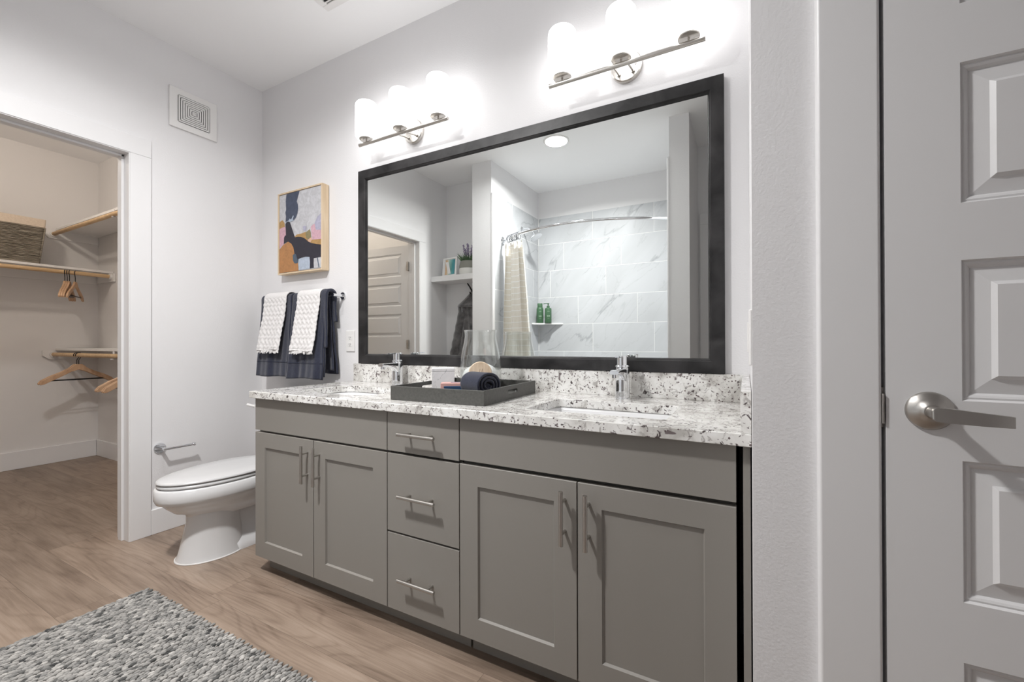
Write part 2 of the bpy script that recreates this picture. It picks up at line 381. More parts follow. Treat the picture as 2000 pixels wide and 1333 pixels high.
# ================================================================ ROOM
H = 2.743
struct(MB().box(-2.62, 4.4, -2.95, 0.12, -0.10, 0.0), 'floor', FLOOR)
struct(MB().box(-2.62, 4.4, -2.95, 0.12, H, H+0.1), 'ceiling', CEIL)
struct(MB().box(-0.12, 4.4, 0.0, 0.12, 0, H), 'wall_back', WALL)
CY0, CY1, CZ = -1.611, -0.714, 2.057            # closet opening
lw = MB().box(-0.12, 0, CY1+0.012, 0.0, 0, H).box(-0.12, 0, -2.18, CY0-0.012, 0, H).box(-0.12, 0, CY0-0.012, CY1+0.012, CZ+0.012, H)
struct(lw, 'wall_left', WALL)
# wall that ends beside the vanity and turns into the entry with the right-hand door
SX, DY = 2.8765, -0.745
struct(MB().box(SX, 2.975, DY, 0.0, 0, H), 'wall_right', WALL)
DX0, DX1, DZ = 3.083, 3.845, 2.04
struct(MB().box(2.975, DX0-0.022, DY, DY+0.115, 0, H).box(DX1+0.022, 4.4, DY, DY+0.115, 0, H).box(DX0-0.022, DX1+0.022, DY, DY+0.115, DZ+0.022, H), 'wall_entry', WALL)
struct(MB().box(4.3, 4.4, -2.95, DY, 0, H), 'wall_hall', WALL)
# opposite side: nook, stub wall, bath alcove, stub wall, passage
struct(MB().box(-0.12, 0.575, -2.18, -2.06, 0, H), 'wall_nook', WALL)
struct(MB().box(0.575, 0.787, -2.95, -1.705, 0, H), 'wall_front_left', WALL)
struct(MB().box(0.787, 2.36, -2.95, -2.723, 0, H), 'wall_bath', WALL)
struct(MB().box(2.36, 2.501, -2.95, -1.69, 0, H), 'wall_front_right', WALL)
PX0, PX1 = 2.62, 3.38
struct(MB().box(2.501, PX0-0.02, -2.47, -2.35, 0, H).box(PX1+0.02, 4.4, -2.47, -2.35, 0, H).box(PX0-0.02, PX1+0.02, -2.47, -2.35, 2.062, H), 'wall_passage', WALL)
# closet
struct(MB().box(-2.62, -2.5, -2.18, 0.06, 0, H), 'wall_closet_back', CLOSETW)
struct(MB().box(-2.5, -0.12, -0.04, 0.06, 0, H), 'wall_closet_right', CLOSETW)
struct(MB().box(-2.5, -0.12, -2.18, -2.06, 0, H), 'wall_closet_left', CLOSETW)

# baseboards
def base(name, x0, x1, y0, y1, h=0.135):
    o = struct(MB().box(x0, x1, y0, y1, 0, h), name, TRIM, bevel=0.003)
base('baseboard_left', -.004, 0.014, -0.621, -0.002); base('baseboard_back', 0.014, 0.889, -0.014, 0.004)
base('baseboard_closet_back', -2.5, -2.486, -2.06, -0.054, 0.148); base('baseboard_closet_right', -2.486, -0.122, -0.054, -0.04, 0.148)
base('baseboard_nook', 0.0, 0.575, -2.06, -2.046); base('baseboard_front_left', 0.575, 0.787, -1.705, -1.691); base('baseboard_front_right', 2.36, 2.501, -1.69, -1.676)
base('baseboard_entry', 2.88, 2.984, DY-0.014, DY)
base('baseboard_passage', 2.501, 2.515, -2.34, -1.69)

# closet door trim (casing, jamb and stop)
k = struct(MB().box(-.004, 0.014, -0.714, -0.621, 0, CZ).box(-.004, 0.014, -1.704, CY0, 0, CZ).box(-.004, 0.014, -1.704, -0.621, CZ, CZ+0.094), 'trim_1', TRIM, bevel=0.0025)
struct(MB().box(-0.125, 0.010, CY1-0.004, CY1+0.012, 0, CZ+0.004).box(-0.125, 0.010, CY0-0.012, CY0+0.004, 0, CZ+0.004).box(-0.125, 0.010, CY0, CY1, CZ-0.004, CZ+0.012)
       .box(-0.085, -0.045, CY1-0.016, CY1-0.004, 0, CZ-0.004).box(-0.085, -0.045, CY0+0.004, CY0+0.016, 0, CZ-0.004).box(-0.085, -0.045, CY0+0.004, CY1-0.004, CZ-0.016, CZ-0.004)
       .box(-0.143, -0.12, CY1+0.002, CY1+0.09, 0, CZ+0.01).box(-0.143, -0.12, CY0-0.09, CY0-0.002, 0, CZ+0.01).box(-0.143, -0.12, CY0-0.09, CY1+0.09, CZ+0.01, CZ+0.1), 'trim_2', TRIM, bevel=0.002)
# entry door casing
struct(MB().box(2.984, 3.077, DY-0.021, DY+.008, 0, DZ+0.006).box(DX1+0.004, DX1+0.097, DY-0.021, DY+.008, 0, DZ+0.006).box(2.984, DX1+0.097, DY-0.021, DY+.008, DZ+0.006, DZ+0.10), 'trim_3', TRIM, bevel=0.006, segs=4)
struct(MB().box(DX0-0.022, DX0-0.0045, DY-0.002, DY+0.117, 0, DZ+0.004).box(DX1+0.0045, DX1+0.022, DY-0.002, DY+0.117, 0, DZ+0.004).box(DX0-0.022, DX1+0.022, DY-0.002, DY+0.117, DZ+0.004, DZ+0.022)
       .box(DX0-0.0045, DX0+0.01, DY+0.032, DY+0.07, 0, DZ), 'trim_4', TRIM)
# passage door casing
struct(MB().box(2.515, PX0, -2.35, -2.332, 0, 2.062).box(PX1, PX1+0.093, -2.35, -2.332, 0, 2.062).box(2.515, PX1+0.093, -2.35, -2.332, 2.062, 2.155), 'trim_5', TRIM, bevel=0.0025)

# moulded panel door: front face towards -y at y=0, x 0..w, thickness t (towards +y)
def panel_door(mb, w, h, t, tops, ph, st=0.098):
    rings = [(0, 0), (0.003, -0.0045), (0.006, -0.004), (0.0095, -0.006), (0.013, -0.0105), (0.037, -0.006), (0.043, -0.0005), (0.046, -0.0005)]
    def face(side):
        def P(x, z, d): return (x, -d if side < 0 else t+d, z)
        rows = sorted([(z-ph, z) for z in tops])
        # rails and stiles
        q = [(0, st, 0, h), (w-st, w, 0, h)]
        zc = 0
        for z0, z1 in rows: q.append((st, w-st, zc, z0)); zc = z1
        q.append((st, w-st, zc, h))
        for x0, x1, z0, z1 in q: mb.add([P(x0, z0, 0), P(x1, z0, 0), P(x1, z1, 0), P(x0, z1, 0)], [(0, 1, 2, 3)])
        for z0, z1 in rows:
            vs = []; fs = []
            for i, d in rings: vs += [P(st+i, z0+i, d), P(w-st-i, z0+i, d), P(w-st-i, z1-i, d), P(st+i, z1-i, d)]
            for r in range(len(rings)-1):
                for e in range(4): fs.append((r*4+e, r*4+(e+1) % 4, r*4+4+(e+1) % 4, r*4+4+e))
            n = (len(rings)-1)*4; fs.append((n, n+1, n+2, n+3)); mb.add(vs, fs)
    face(-1); face(1)
    mb.add([(0, 0, 0), (w, 0, 0), (w, t, 0), (0, t, 0), (0, 0, h), (w, 0, h), (w, t, h), (0, t, h)], [(0, 1, 2, 3), (4, 5, 6, 7), (0, 3, 7, 4), (1, 2, 6, 5)])
    return mb
def door_obj(name, M, w, h, tops, ph, t=0.035, st=0.098):
    mb = panel_door(MB(), w, h, t, tops, ph, st); mb.v = [M @ p for p in mb.v]
    bm_fix = struct(mb, name, TRIM); return bm_fix
TOPS = [1.845, 1.511, 1.181, 0.846, 0.511]
d2 = door_obj('door_1', T(DX0, DY-0.018, 0.008), DX1-DX0, DZ-0.010, [z-0.008 for z in TOPS], 0.235)
# lever handle of the entry door
hp = thing('door_handle', None, None, (3.140, DY-0.018, 0.927)); hp.parent = d2
WORLD[d2] = Vector(d2.location)
hp.location = Vector((3.140, DY-0.018, 0.927)) - Vector(d2.location)
hy = DY-0.018
MR = T(3.140, hy, 0.927) @ RX(PI/2)
MB().lathe([(0.0325, 0), (0.0325, 0.003), (0.0300, 0.006), (0.0215, 0.0105), (0.0145, 0.015), (0.0120, 0.018), (0.0100, 0.0185)], M=MR, seg=48).build('rosette', STEEL, hp, smooth=True, auto=50)
lev = MB().lathe([(0.0100, 0.016), (0.0100, 0.046), (0.0085, 0.048)], M=MR, seg=24)
def levsec(x, y0, y1, hz, zc): return [(x, y0, zc-hz), (x, y1, zc-hz), (x, y1, zc+hz), (x, y0, zc+hz)]
secs = [(-0.0105, -.048, -.052, .0050, .0), (-.0085, -.045, -.054, .0090, .0), (-.004, -.044, -.055, .0112, 0.0), (.005, -.044, -.055, .0115, -.0005), (.02, -.045, -.055, .0112, -.0015), (.045, -.045, -.054, .0103, -.0035), (.065, -.042, -.051, .0096, -.005), (.078, -.039, -.048, .0090, -.006), (.0855, -.036, -.046, .0087, -.0065), (.0862, -.037, -.045, .0080, -.0065)]
vs = []
for s_ in secs: vs += [Vector(p)+Vector((3.140, hy, 0.927)) for p in levsec(*s_)]
fs = [(i*4+e, i*4+(e+1) % 4, i*4+4+(e+1) % 4, i*4+4+e) for i in range(len(secs)-1) for e in range(4)] + [(0, 1, 2, 3), tuple(len(vs)-4+i for i in range(4))]
lev.add(vs, fs); lev.build('lever', STEEL, hp, smooth=True, auto=40)
MB().box(3.0768, 3.0800, DY-0.0225, DY-0.004, 0.900, 0.953).box(3.0768, 3.0845, DY-0.0005, DY+0.025, 0.890, 0.963).build('strike_plate', STEEL, None if False else d2, bevel=0.001).location = -Vector(d2.location)

# closet door, standing open into the closet
d1 = door_obj('door_2', T(-0.148, -1.628, 0.008) @ RZ(math.radians(180-1.5)), 0.87, 2.035, [1.965-.008, 1.66-.008, 1.345-.008, 0.925-.008, 0.60-.008], 0.235)
WORLD[d1] = Vector(d1.location)
for z in (0.25, 1.03, 1.82):
    MB().box(-0.150, -0.128, -1.628, -1.592, z-0.045, z+0.045).tube([(-0.139, -1.6045, z-0.048), (-0.139, -1.6045, z+0.048)], 0.006).build('hinge', NICKEL, d1)
# passage door
d3 = door_obj('door_3', T(PX1, -2.372, 0.008) @ RZ(PI), PX1-PX0, 2.045, [1.965-.008, 1.63-.008, 1.30-.008, 0.965-.008, 0.63-.008], 0.235)

# ---------------------------------------------------------------- bath surround tiles
TZ = 2.443; RH = 0.2985; TW = 0.630
JO = [0.173, 0.476, 0.316, 0.009]
tm = MB(); gt = MB()
def tile_wall(fix, ax, lo, hi, sgn, off=0.0):
    """ax 'y': wall plane at y=fix, x from lo..hi ; ax 'x': plane x=fix, y from lo..hi; sgn = outward normal sign"""
    g = 0.0016
    def P(u, d, z): return (u, fix+sgn*d, z) if ax == 'y' else (fix+sgn*d, u, z)
    r = 0; z1 = TZ
    while z1 > 0.45:
        z0 = max(z1-RH, 0.45); u = JO[r % 4]+off
        while u > lo: u -= TW
        while u < hi:
            a0 = max(u, lo)+g; a1 = min(u+TW, hi)-g; u += TW
            if a1-a0 < 0.01: continue
            b0, b1 = z0+g, z1-g; e = 0.0015
            vs = [P(a0, 0.002, b0), P(a1, 0.002, b0), P(a1, 0.002, b1), P(a0, 0.002, b1), P(a0, 0.009-e, b0), P(a1, 0.009-e, b0), P(a1, 0.009-e, b1), P(a0, 0.009-e, b1),
                  P(a0+e, 0.009, b0+e), P(a1-e, 0.009, b0+e), P(a1-e, 0.009, b1-e), P(a0+e, 0.009, b1-e)]
            tm.add(vs, [(0, 1, 5, 4), (1, 2, 6, 5), (2, 3, 7, 6), (3, 0, 4, 7), (4, 5, 9, 8), (5, 6, 10, 9), (6, 7, 11, 10), (7, 4, 8, 11), (8, 9, 10, 11)])
        z1 -= RH; r += 1
    v = [P(lo, 0, 0.45), P(hi, 0, 0.45), P(hi, 0, TZ), P(lo, 0, TZ), P(lo, 0.0078, 0.45), P(hi, 0.0078, 0.45), P(hi, 0.0078, TZ), P(lo, 0.0078, TZ)]
    gt.add(v, [(0, 1, 2, 3), (4, 5, 6, 7), (0, 1, 5, 4), (1, 2, 6, 5), (2, 3, 7, 6), (3, 0, 4, 7)])
tile_wall(-2.721, 'y', 0.797, 2.35, 1); tile_wall(0.789, 'x', -2.712, -1.740, 1, 0.25); tile_wall(2.358, 'x', -2.712, -1.740, -1, 0.1)
gw = struct(gt, 'wall_tile_bed', GROUT); struct(tm, 'wall_tile', TILE)
struct(MB().box(0.787, 0.802, -1.742, -1.703, 0.0, TZ).box(2.345, 2.36, -1.742, -1.688, 0.0, TZ), 'trim_6', TRIM, bevel=0.002)

# bathtub (below the mirror's view, stands in the alcove)
bt = thing('bathtub', 'white alcove bathtub below the marble tiled walls', 'bathtub', (1.575, -2.24, 0))
tb = MB(); ox0, ox1, oy0, oy1 = 0.803, 2.344, -2.708, -1.79
def rr(x0, x1, y0, y1, r, n=6):
    out = []
    for cx, cy, a0 in ((x1-r, y1-r, 0), (x0+r, y1-r, PI/2), (x0+r, y0+r, PI), (x1-r, y0+r, 1.5*PI)):
        for i in range(n+1): t = a0+PI/2*i/n; out.append((cx+r*math.cos(t), cy+r*math.sin(t)))
    return out
def loft(mb, loops, cap0=True, cap1=True, closed=True):
    n = len(loops[0]); vs = [p for l in loops for p in l]; fs = []
    for i in range(len(loops)-1):
        for kk in range(n): k2 = (kk+1) % n; fs.append((i*n+kk, i*n+k2, (i+1)*n+k2, (i+1)*n+kk))
    if cap0: fs.append(tuple(range(n))[::-1])
    if cap1: fs.append(tuple((len(loops)-1)*n+kk for kk in range(n)))
    return mb.add(vs, fs)
def ring(x0, x1, y0, y1, r, z): return [(x, y, z) for x, y in rr(x0, x1, y0, y1, r)]
loft(tb, [ring(ox0, ox1, oy0, oy1, .01, 0), ring(ox0, ox1, oy0, oy1, .01, .44), ring(ox0+.01, ox1-.01, oy0+.01, oy1-.01, .01, .45), ring(ox0+.07, ox1-.07, oy0+.08, oy1-.08, .12, .45), ring(ox0+.09, ox1-.09, oy0+.10, oy1-.10, .12, .42), ring(ox0+.16, ox1-.14, oy0+.15, oy1-.15, .12, .10), ring(ox0+.22, ox1-.20, oy0+.20, oy1-.20, .10, .07)])
tb.build('tub', PORC, bt, smooth=True, auto=45)
MB().lathe([(0.03, 0), (0.03, 0.004), (0.02, 0.006)], c=(1.2, -2.25, 0.071), seg=24).build('drain', CHROME, bt, smooth=True, auto=40)

# ================================================================ CEILING FITTINGS
t = thing('ceiling_light', 'round recessed light glowing in the ceiling, seen in the mirror', 'light', (1.47, -1.63, H))
MB().lathe([(0.108, H-0.001), (0.108, H-0.006), (0.096, H-0.010), (0.092, H-0.004)], c=(1.47, -1.63, 0), seg=48, cap=False).build('trim_ring', PLASTIC, t, smooth=True)
MB().lathe([(0.093, H-0.0085), (0.0, H-0.0085)], c=(1.47, -1.63, 0), seg=48, cap=False).build('lens', LENS, t)
def arealight(name, x, y, z, size, watt, col, spread=150):
    l = bpy.data.lights.new(name, 'AREA'); l.shape = 'DISK'; l.size = size; l.energy = watt; l.color = col
    l.spread = math.radians(spread)
    o = bpy.data.objects.new(name, l); COL.objects.link(o); o.location = (x, y, z); return o
arealight('downlight_lamp', 1.47, -1.63, H-0.012, 0.18, DOWN_W, (1.0, 0.99, 0.98), 158)
t = thing('ceiling_light', 'unseen recessed fill light added to the ceiling over the toilet side of the room', 'light', (0.95, -1.00, H))
MB().lathe([(0.108, H-0.001), (0.108, H-0.006), (0.096, H-0.010), (0.092, H-0.004)], c=(0.95, -1.00, 0), seg=48, cap=False).build('trim_ring', PLASTIC, t, smooth=True)
MB().lathe([(0.093, H-0.0085), (0.0, H-0.0085)], c=(0.95, -1.00, 0), seg=48, cap=False).build('lens', LENS, t)
arealight('fill_lamp', 0.95, -1.00, H-0.012, 0.18, FILL_W, (1.0, 0.99, 0.98), 156)  # unseen second downlight, added as fill for the left of the room
t = thing('closet_light', 'round warm ceiling light inside the closet', 'light', (-1.15, -1.15, H))
MB().lathe([(0.075, H-0.001), (0.075, H-0.014), (0.055, H-0.020), (0.03, H-0.05), (0.03, H-0.055)], c=(-1.15, -1.15, 0), seg=40).build('base', PLASTIC, t, smooth=True, auto=40)
MB().lathe([(0.02, H-0.055), (0.045, H-0.085), (0.05, H-0.11), (0.04, H-0.14), (0.0, H-0.15)], c=(-1.15, -1.15, 0), seg=32, cap=False).build('bulb', LENSC, t, smooth=True)
l = bpy.data.lights.new('closet_lamp', 'POINT'); l.energy = CLOSET_W; l.color = (1.0, 0.88, 0.76); l.shadow_soft_size = 0.06
o = bpy.data.objects.new('closet_lamp', l); COL.objects.link(o); o.location = (-1.15, -1.15, H-0.17)
t = thing('ceiling_vent', 'white slatted register in the ceiling near the vanity wall', 'vent', (1.15, -0.42, H))
vx0, vx1, vy0, vy1 = 1.0, 1.36, -0.60, -0.268
MB().box(vx0, vx1, vy0, vy0+0.035, H-0.008, H).box(vx0, vx1, vy1-0.035, vy1, H-0.008, H).box(vx0, vx0+0.035, vy0+.035, vy1-0.035, H-0.008, H).box(vx1-0.035, vx1, vy0+.035, vy1-0.035, H-0.008, H).build('frame', PLASTIC, t, bevel=0.002)
MB().box(vx0+.03, vx1-.03, vy0+.03, vy1-.03, H-0.0012, H-0.0004).build('backing', DARK, t)
n = 13
for i in range(n):
    y = vy0+0.045+i*(vy1-vy0-0.09)/(n-1)
    MB().box(-.145, .145, -0.008, 0.008, -0.0008, 0.0008, M=T(vx0+.18, y, H-0.0055) @ RX(math.radians(30))).build('slat', PLASTIC, t)

# ================================================================ WALL FITTINGS
t = thing('wall_vent', 'square white exhaust vent with concentric slots on the left wall', 'vent', (0, -0.412, 2.283))
vy0, vy1, vz0, vz1 = -0.536, -0.288, 2.283, 2.511
vb = MB().box(0.0, 0.012, vy0, vy1, vz0, vz1); vb.build('cover', PLASTIC, t, bevel=0.002)
cy, cz = (vy0+vy1)/2, (vz0+vz1)/2
lo = MB(); 
for i in range(7):
    h = 0.083-i*0.0115; hz = h*0.93
    wv = 0.0013
    for s in (-1, 1):
        lo.box(0.0121, 0.0128, cy-h+0.003, cy+h-0.003, cz+s*hz-wv, cz+s*hz+wv); lo.box(0.0121, 0.0128, cy+s*h-wv, cy+s*h+wv, cz-hz+0.003, cz+hz-0.003)
lo.build('slots', DARK, t)
lo = MB()
for i in range(7):
    h = 0.0772-i*0.0115; hz = h*0.93; wv = 0.0038
    for s in (-1, 1):
        lo.box(0.012, 0.0152, cy-h-wv, cy+h+wv, cz+s*hz-wv, cz+s*hz+wv); lo.box(0.012, 0.0152, cy+s*h-wv, cy+s*h+wv, cz-hz, cz+hz)
lo.build('louvres', PLASTIC, t, bevel=0.0008)

def outlet(name, label, M, switch=False):
    o = thing(name, label, 'switch' if switch else 'outlet', M @ Vector((0, 0, -0.06)))
    def bb(q, mm, nm, bev=0.0):
        q.v = [M @ p for p in q.v]; return q.build(nm, mm, o, bevel=bev)
    bb(MB().box(-.0355, .0355, -.006, 0, -.0605, .0605), PLASTIC, 'plate', 0.0025)
    if switch: bb(MB().box(-.0165, .0165, -.009, -.005, -.033, .033), PLASTIC, 'rocker', 0.001)
    else:
        for s in (-1, 1):
            q = MB().prism([(x, z+s*0.0195) for x, z in rr(-.0165, .0165, -.0135, .0135, .007, 4)], -.0072, -.005, 'y'); bb(q, PLASTIC, 'socket', 0.0005)
            bb(MB().box(-.0075, -.0050, -.00765, -.007, s*.0195-.004, s*.0195+.006).box(.0050, .0075, -.00765, -.007, s*.0195-.003, s*.0195+.005).box(-.0022, .0022, -.00765, -.007, s*.0195-.0105, s*.0195-.0065), DARK, 'slots')
        bb(MB().lathe([(.0028, 0), (.0024, .0012), (0, .0014)], M=T(0, -.006, 0) @ RX(PI/2), seg=12), PLASTIC, 'screw')
    return o
outlet('wall_outlet', 'white duplex wall outlet beside the hanging towels', T(0.853, 0, 1.057))
outlet('light_switch', 'white switch plate on the side wall at the right end of the counter', T(SX, -0.655, 1.055) @ RZ(-PI/2), True)

# toilet paper holder
t = thing('toilet_paper_holder', 'chrome toilet paper holder arm on the wall above the toilet bowl', 'paper holder', (0, -0.578, 0.466))
MB().lathe([(0.029, 0), (0.029, 0.006), (0.027, 0.0085)], M=T(0, -0.578, 0.466) @ RY(PI/2), seg=32).build('flange', CHROME, t, smooth=True, auto=40)
MB().tube([(0.008, -0.578, 0.466), (0.066, -0.578, 0.466)], 0.009, 16).tube([(0.062, -0.585, 0.466), (0.062, -0.44, 0.466)], 0.0078, 16).tube([(0.062, -0.442, 0.466), (0.062, -0.433, 0.466)], 0.0110, 16).build('arm', CHROME, t, smooth=True, auto=40)

# framed abstract canvas
ax0, ax1, az0, az1 = 0.250, 0.671, 1.479, 1.993
t = thing('framed_painting', 'abstract painting in navy, ochre and pink in a pale wood frame above the towels', 'painting', (0.46, 0, az0))
D = -0.052
fm = MB().box(ax0, ax1, D, -0.004, az0, az0+0.009).box(ax0, ax1, D, -0.004, az1-0.009, az1).box(ax0, ax0+0.009, D, -0.004, az0+.009, az1-.009).box(ax1-0.009, ax1, D, -0.004, az0+.009, az1-.009).box(ax0+.009, ax1-.009, -0.012, -0.004, az0+.009, az1-.009)
fm.build('frame', MAPLE, t, bevel=0.0008)
cx0, cx1, cz0, cz1 = ax0+0.012, ax1-0.012, az0+0.012, az1-0.012
def cm(px, py):
    s = (px-147)/545.0; tp = 265-140*s; bt_ = 1235-65*s; tt = (py-tp)/(bt_-tp)
    return (cx0+(cx1-cx0)*min(max(s, 0), 1), cz1-(cz1-cz0)*min(max(tt, 0), 1))
PAINT = [('paint_pale', (0.52, 0.52, 0.545)), ('paint_navy', (0.055, 0.068, 0.11)), ('paint_black', (0.022, 0.020, 0.032)), ('paint_ochre', (0.40, 0.24, 0.09)), ('paint_orange', (0.42, 0.20, 0.075)), ('paint_pink', (0.58, 0.36, 0.42)), ('paint_lilac', (0.40, 0.39, 0.50)), ('paint_olive', (0.24, 0.20, 0.10)), ('paint_bluegrey', (0.07, 0.10, 0.14)), ('paint_sky', (0.42, 0.48, 0.58)), ('paint_peach', (0.66, 0.42, 0.30))]
PM = []
for nme, cc in PAINT:
    m_, nt, bs = NT(nme); f = noise(nt, 30, 4, None, 1.5)
    L(nt, ramp(nt, f, [(0.3, tuple(q*0.86 for q in cc)), (0.7, tuple(min(1, q*1.14) for q in cc))]), bs.inputs['Base Color']); bs.inputs['Roughness'].default_value = 0.6
    add_bump(nt, bs, noise(nt, 900, 1), 0.2, 0.0004); PM.append(m_)
cv = MB(); cv.box(cx0, cx1, -0.047, -0.014, cz0, cz1)
patches = [
 (3, [(147, 600), (165, 580), (190, 568), (215, 600), (222, 650), (190, 670), (147, 685)]),
 (5, [(147, 680), (190, 660), (230, 650), (242, 780), (215, 865), (180, 890), (147, 920)]),
 (6, [(608, 610), (640, 530), (692, 470), (692, 692), (620, 690)]),
 (5, [(562, 650), (590, 620), (612, 612), (625, 688), (692, 688), (692, 808), (578, 812)]),
 (10, [(520, 830), (555, 780), (572, 785), (575, 845), (545, 850)]),
 (3, [(575, 814), (692, 803), (692, 878), (590, 870), (556, 852)]),
 (3, [(350, 778), (380, 748), (440, 735), (500, 712), (520, 790), (530, 835), (440, 800), (400, 785)]),
 (7, [(497, 722), (525, 700), (550, 678), (562, 720), (568, 782), (530, 808), (500, 785)]),
 (6, [(460, 645), (485, 635), (510, 645), (505, 700), (470, 700)]),
 (1, [(245, 243), (330, 215), (420, 190), (400, 260), (383, 330), (398, 370), (400, 420), (392, 480), (372, 530), (345, 565), (300, 582), (262, 580), (232, 592), (238, 520), (230, 470), (240, 430), (235, 330)]),
 (4, [(147, 940), (200, 880), (265, 838), (310, 862), (338, 910), (352, 990), (365, 1080), (398, 1108), (408, 1205), (147, 1240)]),
 (2, [(230, 620), (242, 595), (265, 583), (292, 592), (312, 650), (340, 730), (357, 782), (400, 775), (440, 777), (485, 795), (530, 835), (570, 855), (640, 870), (692, 875), (692, 1033), (640, 1040), (602, 1048), (598, 1110), (602, 1168), (552, 1178), (556, 1100), (548, 1030), (500, 1026), (440, 1040), (402, 1058), (400, 1100), (385, 1112), (358, 1060), (352, 985), (338, 910), (310, 862), (270, 838), (235, 850), (208, 868), (212, 790), (222, 765), (238, 758), (236, 690)]),
 (8, [(328, 1015), (345, 992), (370, 992), (385, 1040), (402, 1090), (385, 1112), (355, 1112), (334, 1080)]),
 (9, [(406, 1062), (440, 1044), (500, 1030), (546, 1032), (554, 1100), (550, 1178), (407, 1198)]),
 (0, [(602, 1050), (640, 1042), (695, 1034), (695, 1164), (602, 1168)]),
 (8, [(640, 1042), (652, 1040), (672, 1162), (660, 1164)]),
 (9, [(290, 545), (310, 560), (335, 508), (345, 512), (330, 560), (355, 565), (300, 588), (270, 580), (232, 602), (240, 590), (275, 572)]),
]
yy = -0.0473
for mi, poly in patches:
    pts = [cm(*p) for p in poly]; yy -= 0.00012
    tris = geometry.tessellate_polygon([[Vector((x, z, 0)) for x, z in pts]])
    cv.cur = mi; cv.add([(x, yy, z) for x, z in pts], [tuple(tr) for tr in tris])
cv.build('canvas', PM, t, fix=False)

# ================================================================ MIRROR
t = thing('framed_mirror', 'large wide mirror in a charcoal frame above the double vanity', 'mirror', (1.87, 0, 0.931))
ox0, ox1, oz0, oz1, ix0, ix1, iz0, iz1 = 0.9417, 2.7985, 0.931, 2.014, 1.000, 2.744, 0.985, 1.957
loops = []
for q, y in ((0, -0.001), (0, -0.023), (0.002, -0.025), (0.80, -0.025), (0.87, -0.021), (0.90, -0.0215), (1.0, -0.0125), (1.0, -0.004)):
    lx0 = ox0+(ix0-ox0)*q; lx1 = ox1+(ix1-ox1)*q; lz0 = oz0+(iz0-oz0)*q; lz1 = oz1+(iz1-oz1)*q
    loops.append([(lx0, y, lz0), (lx1, y, lz0), (lx1, y, lz1), (lx0, y, lz1)])
fr = MB(); loft(fr, loops, False, False); fr.build('frame', FRAME, t)
MB().box(ox0+0.03, ox1-0.03, -0.0119, -0.005, oz0+0.03, oz1-0.03).build('glass', MIRROR, t)

# ================================================================ VANITY LIGHTS
def vanity_light(label, x0, x1, xs, cx):
    t = thing('vanity_light', label, 'light fixture', (cx, 0, 2.09), 'three globe bar lights above the mirror')
    zc, zb, yb = 2.153, 2.105, -0.11
    MB().lathe([(0.062, 0), (0.062, 0.016), (0.058, 0.020), (0, 0.0205)], M=T(cx, 0, zc) @ RX(PI/2), seg=48, cap=False).build('backplate', NICKEL, t, smooth=True, auto=40)
    for s in (-1, 1):
        MB().tube([(cx+s*0.028, -0.018, zc-0.030), (cx+s*0.028, -0.052, zc-0.036), (cx+s*0.028, yb, zb)], 0.0042, 12).lathe([(0.008, 0), (0.008, 0.004)], M=T(cx+s*0.028, -0.022, zc-0.030) @ RX(PI/2), seg=16).build('arm', NICKEL, t, smooth=True, auto=40)
        MB().lathe([(0.0035, 0), (0.003, 0.003)], M=T(cx+s*0.038, -0.0205, zc-0.004) @ RX(PI/2), seg=10).build('screw', STEEL, t)
    MB().tube([(x0, yb, zb), (x1, yb, zb)], 0.0088, 20).build('bar', NICKEL, t, smooth=True, auto=40)
    for x in xs:
        MB().tube([(x, yb, zb), (x, yb, zb+0.022)], 0.0042, 12).lathe([(0.037, 0), (0.0385, 0.003), (0.036, 0.012), (0.030, 0.014)], c=(x, yb, zb+0.018), seg=36).build('cup', NICKEL, t, smooth=True, auto=40)
        r = 0.0575; z0 = zb+0.0215; h = 0.192
        prof = [(0.039, z0), (0.043, z0+0.0005), (0.050, z0+0.004), (0.0555, z0+0.012), (r, z0+0.024), (r, z0+h-0.024), (0.0555, z0+h-0.012), (0.050, z0+h-0.004), (0.042, z0+h), (0.0, z0+h)]
        MB().lathe(prof, c=(x, yb, 0), seg=40, cap=False).build('globe', GLOBE, t, smooth=True)
    return t
vanity_light('brushed nickel three-globe light above the left half of the mirror', 1.047, 1.635, (1.100, 1.338, 1.577), 1.338)
vanity_light('brushed nickel three-globe light above the right half of the mirror, cut by the top edge', 2.154, 2.745, (2.211, 2.451, 2.691), 2.447)

# ================================================================ VANITY CABINETS
FY, FT = -0.5775, 0.019     # face plane, front thickness
def slab(x0, x1, z0, z1): return MB().box(x0, x1, FY, FY+FT, z0, z1)
def shaker(x0, x1, z0, z1, st=0.070, rt_=0.066, rb=0.072):
    mb = MB(); e = 0.004; d = 0.0075
    xi0, xi1, zi0, zi1 = x0+st, x1-st, z0+rb, z1-rt_
    lp = [[(x0, FY+FT, z0), (x1, FY+FT, z0), (x1, FY+FT, z1), (x0, FY+FT, z1)], [(x0, FY+.001, z0), (x1, FY+.001, z0), (x1, FY+.001, z1), (x0, FY+.001, z1)], [(x0+.001, FY, z0+.001), (x1-.001, FY, z0+.001), (x1-.001, FY, z1-.001), (x0+.001, FY, z1-.001)],
          [(xi0, FY, zi0), (xi1, FY, zi0), (xi1, FY, zi1), (xi0, FY, zi1)], [(xi0+e, FY+d, zi0+e), (xi1-e, FY+d, zi0+e), (xi1-e, FY+d, zi1-e), (xi0+e, FY+d, zi1-e)]]
    loft(mb, lp, True, True); return mb
def pull(p0, p1, parent, off=0.032):
    p0 = Vector(p0); p1 = Vector(p1); d = (p1-p0).normalized(); mb = MB().tube([p0, p1], 0.0062, 16)
    for q in (p0+d*0.032, p1-d*0.032): mb.tube([q, q+Vector((0, off, 0))], 0.0046, 12)
    return mb.build('handle', STEEL, parent, smooth=True, auto=40)
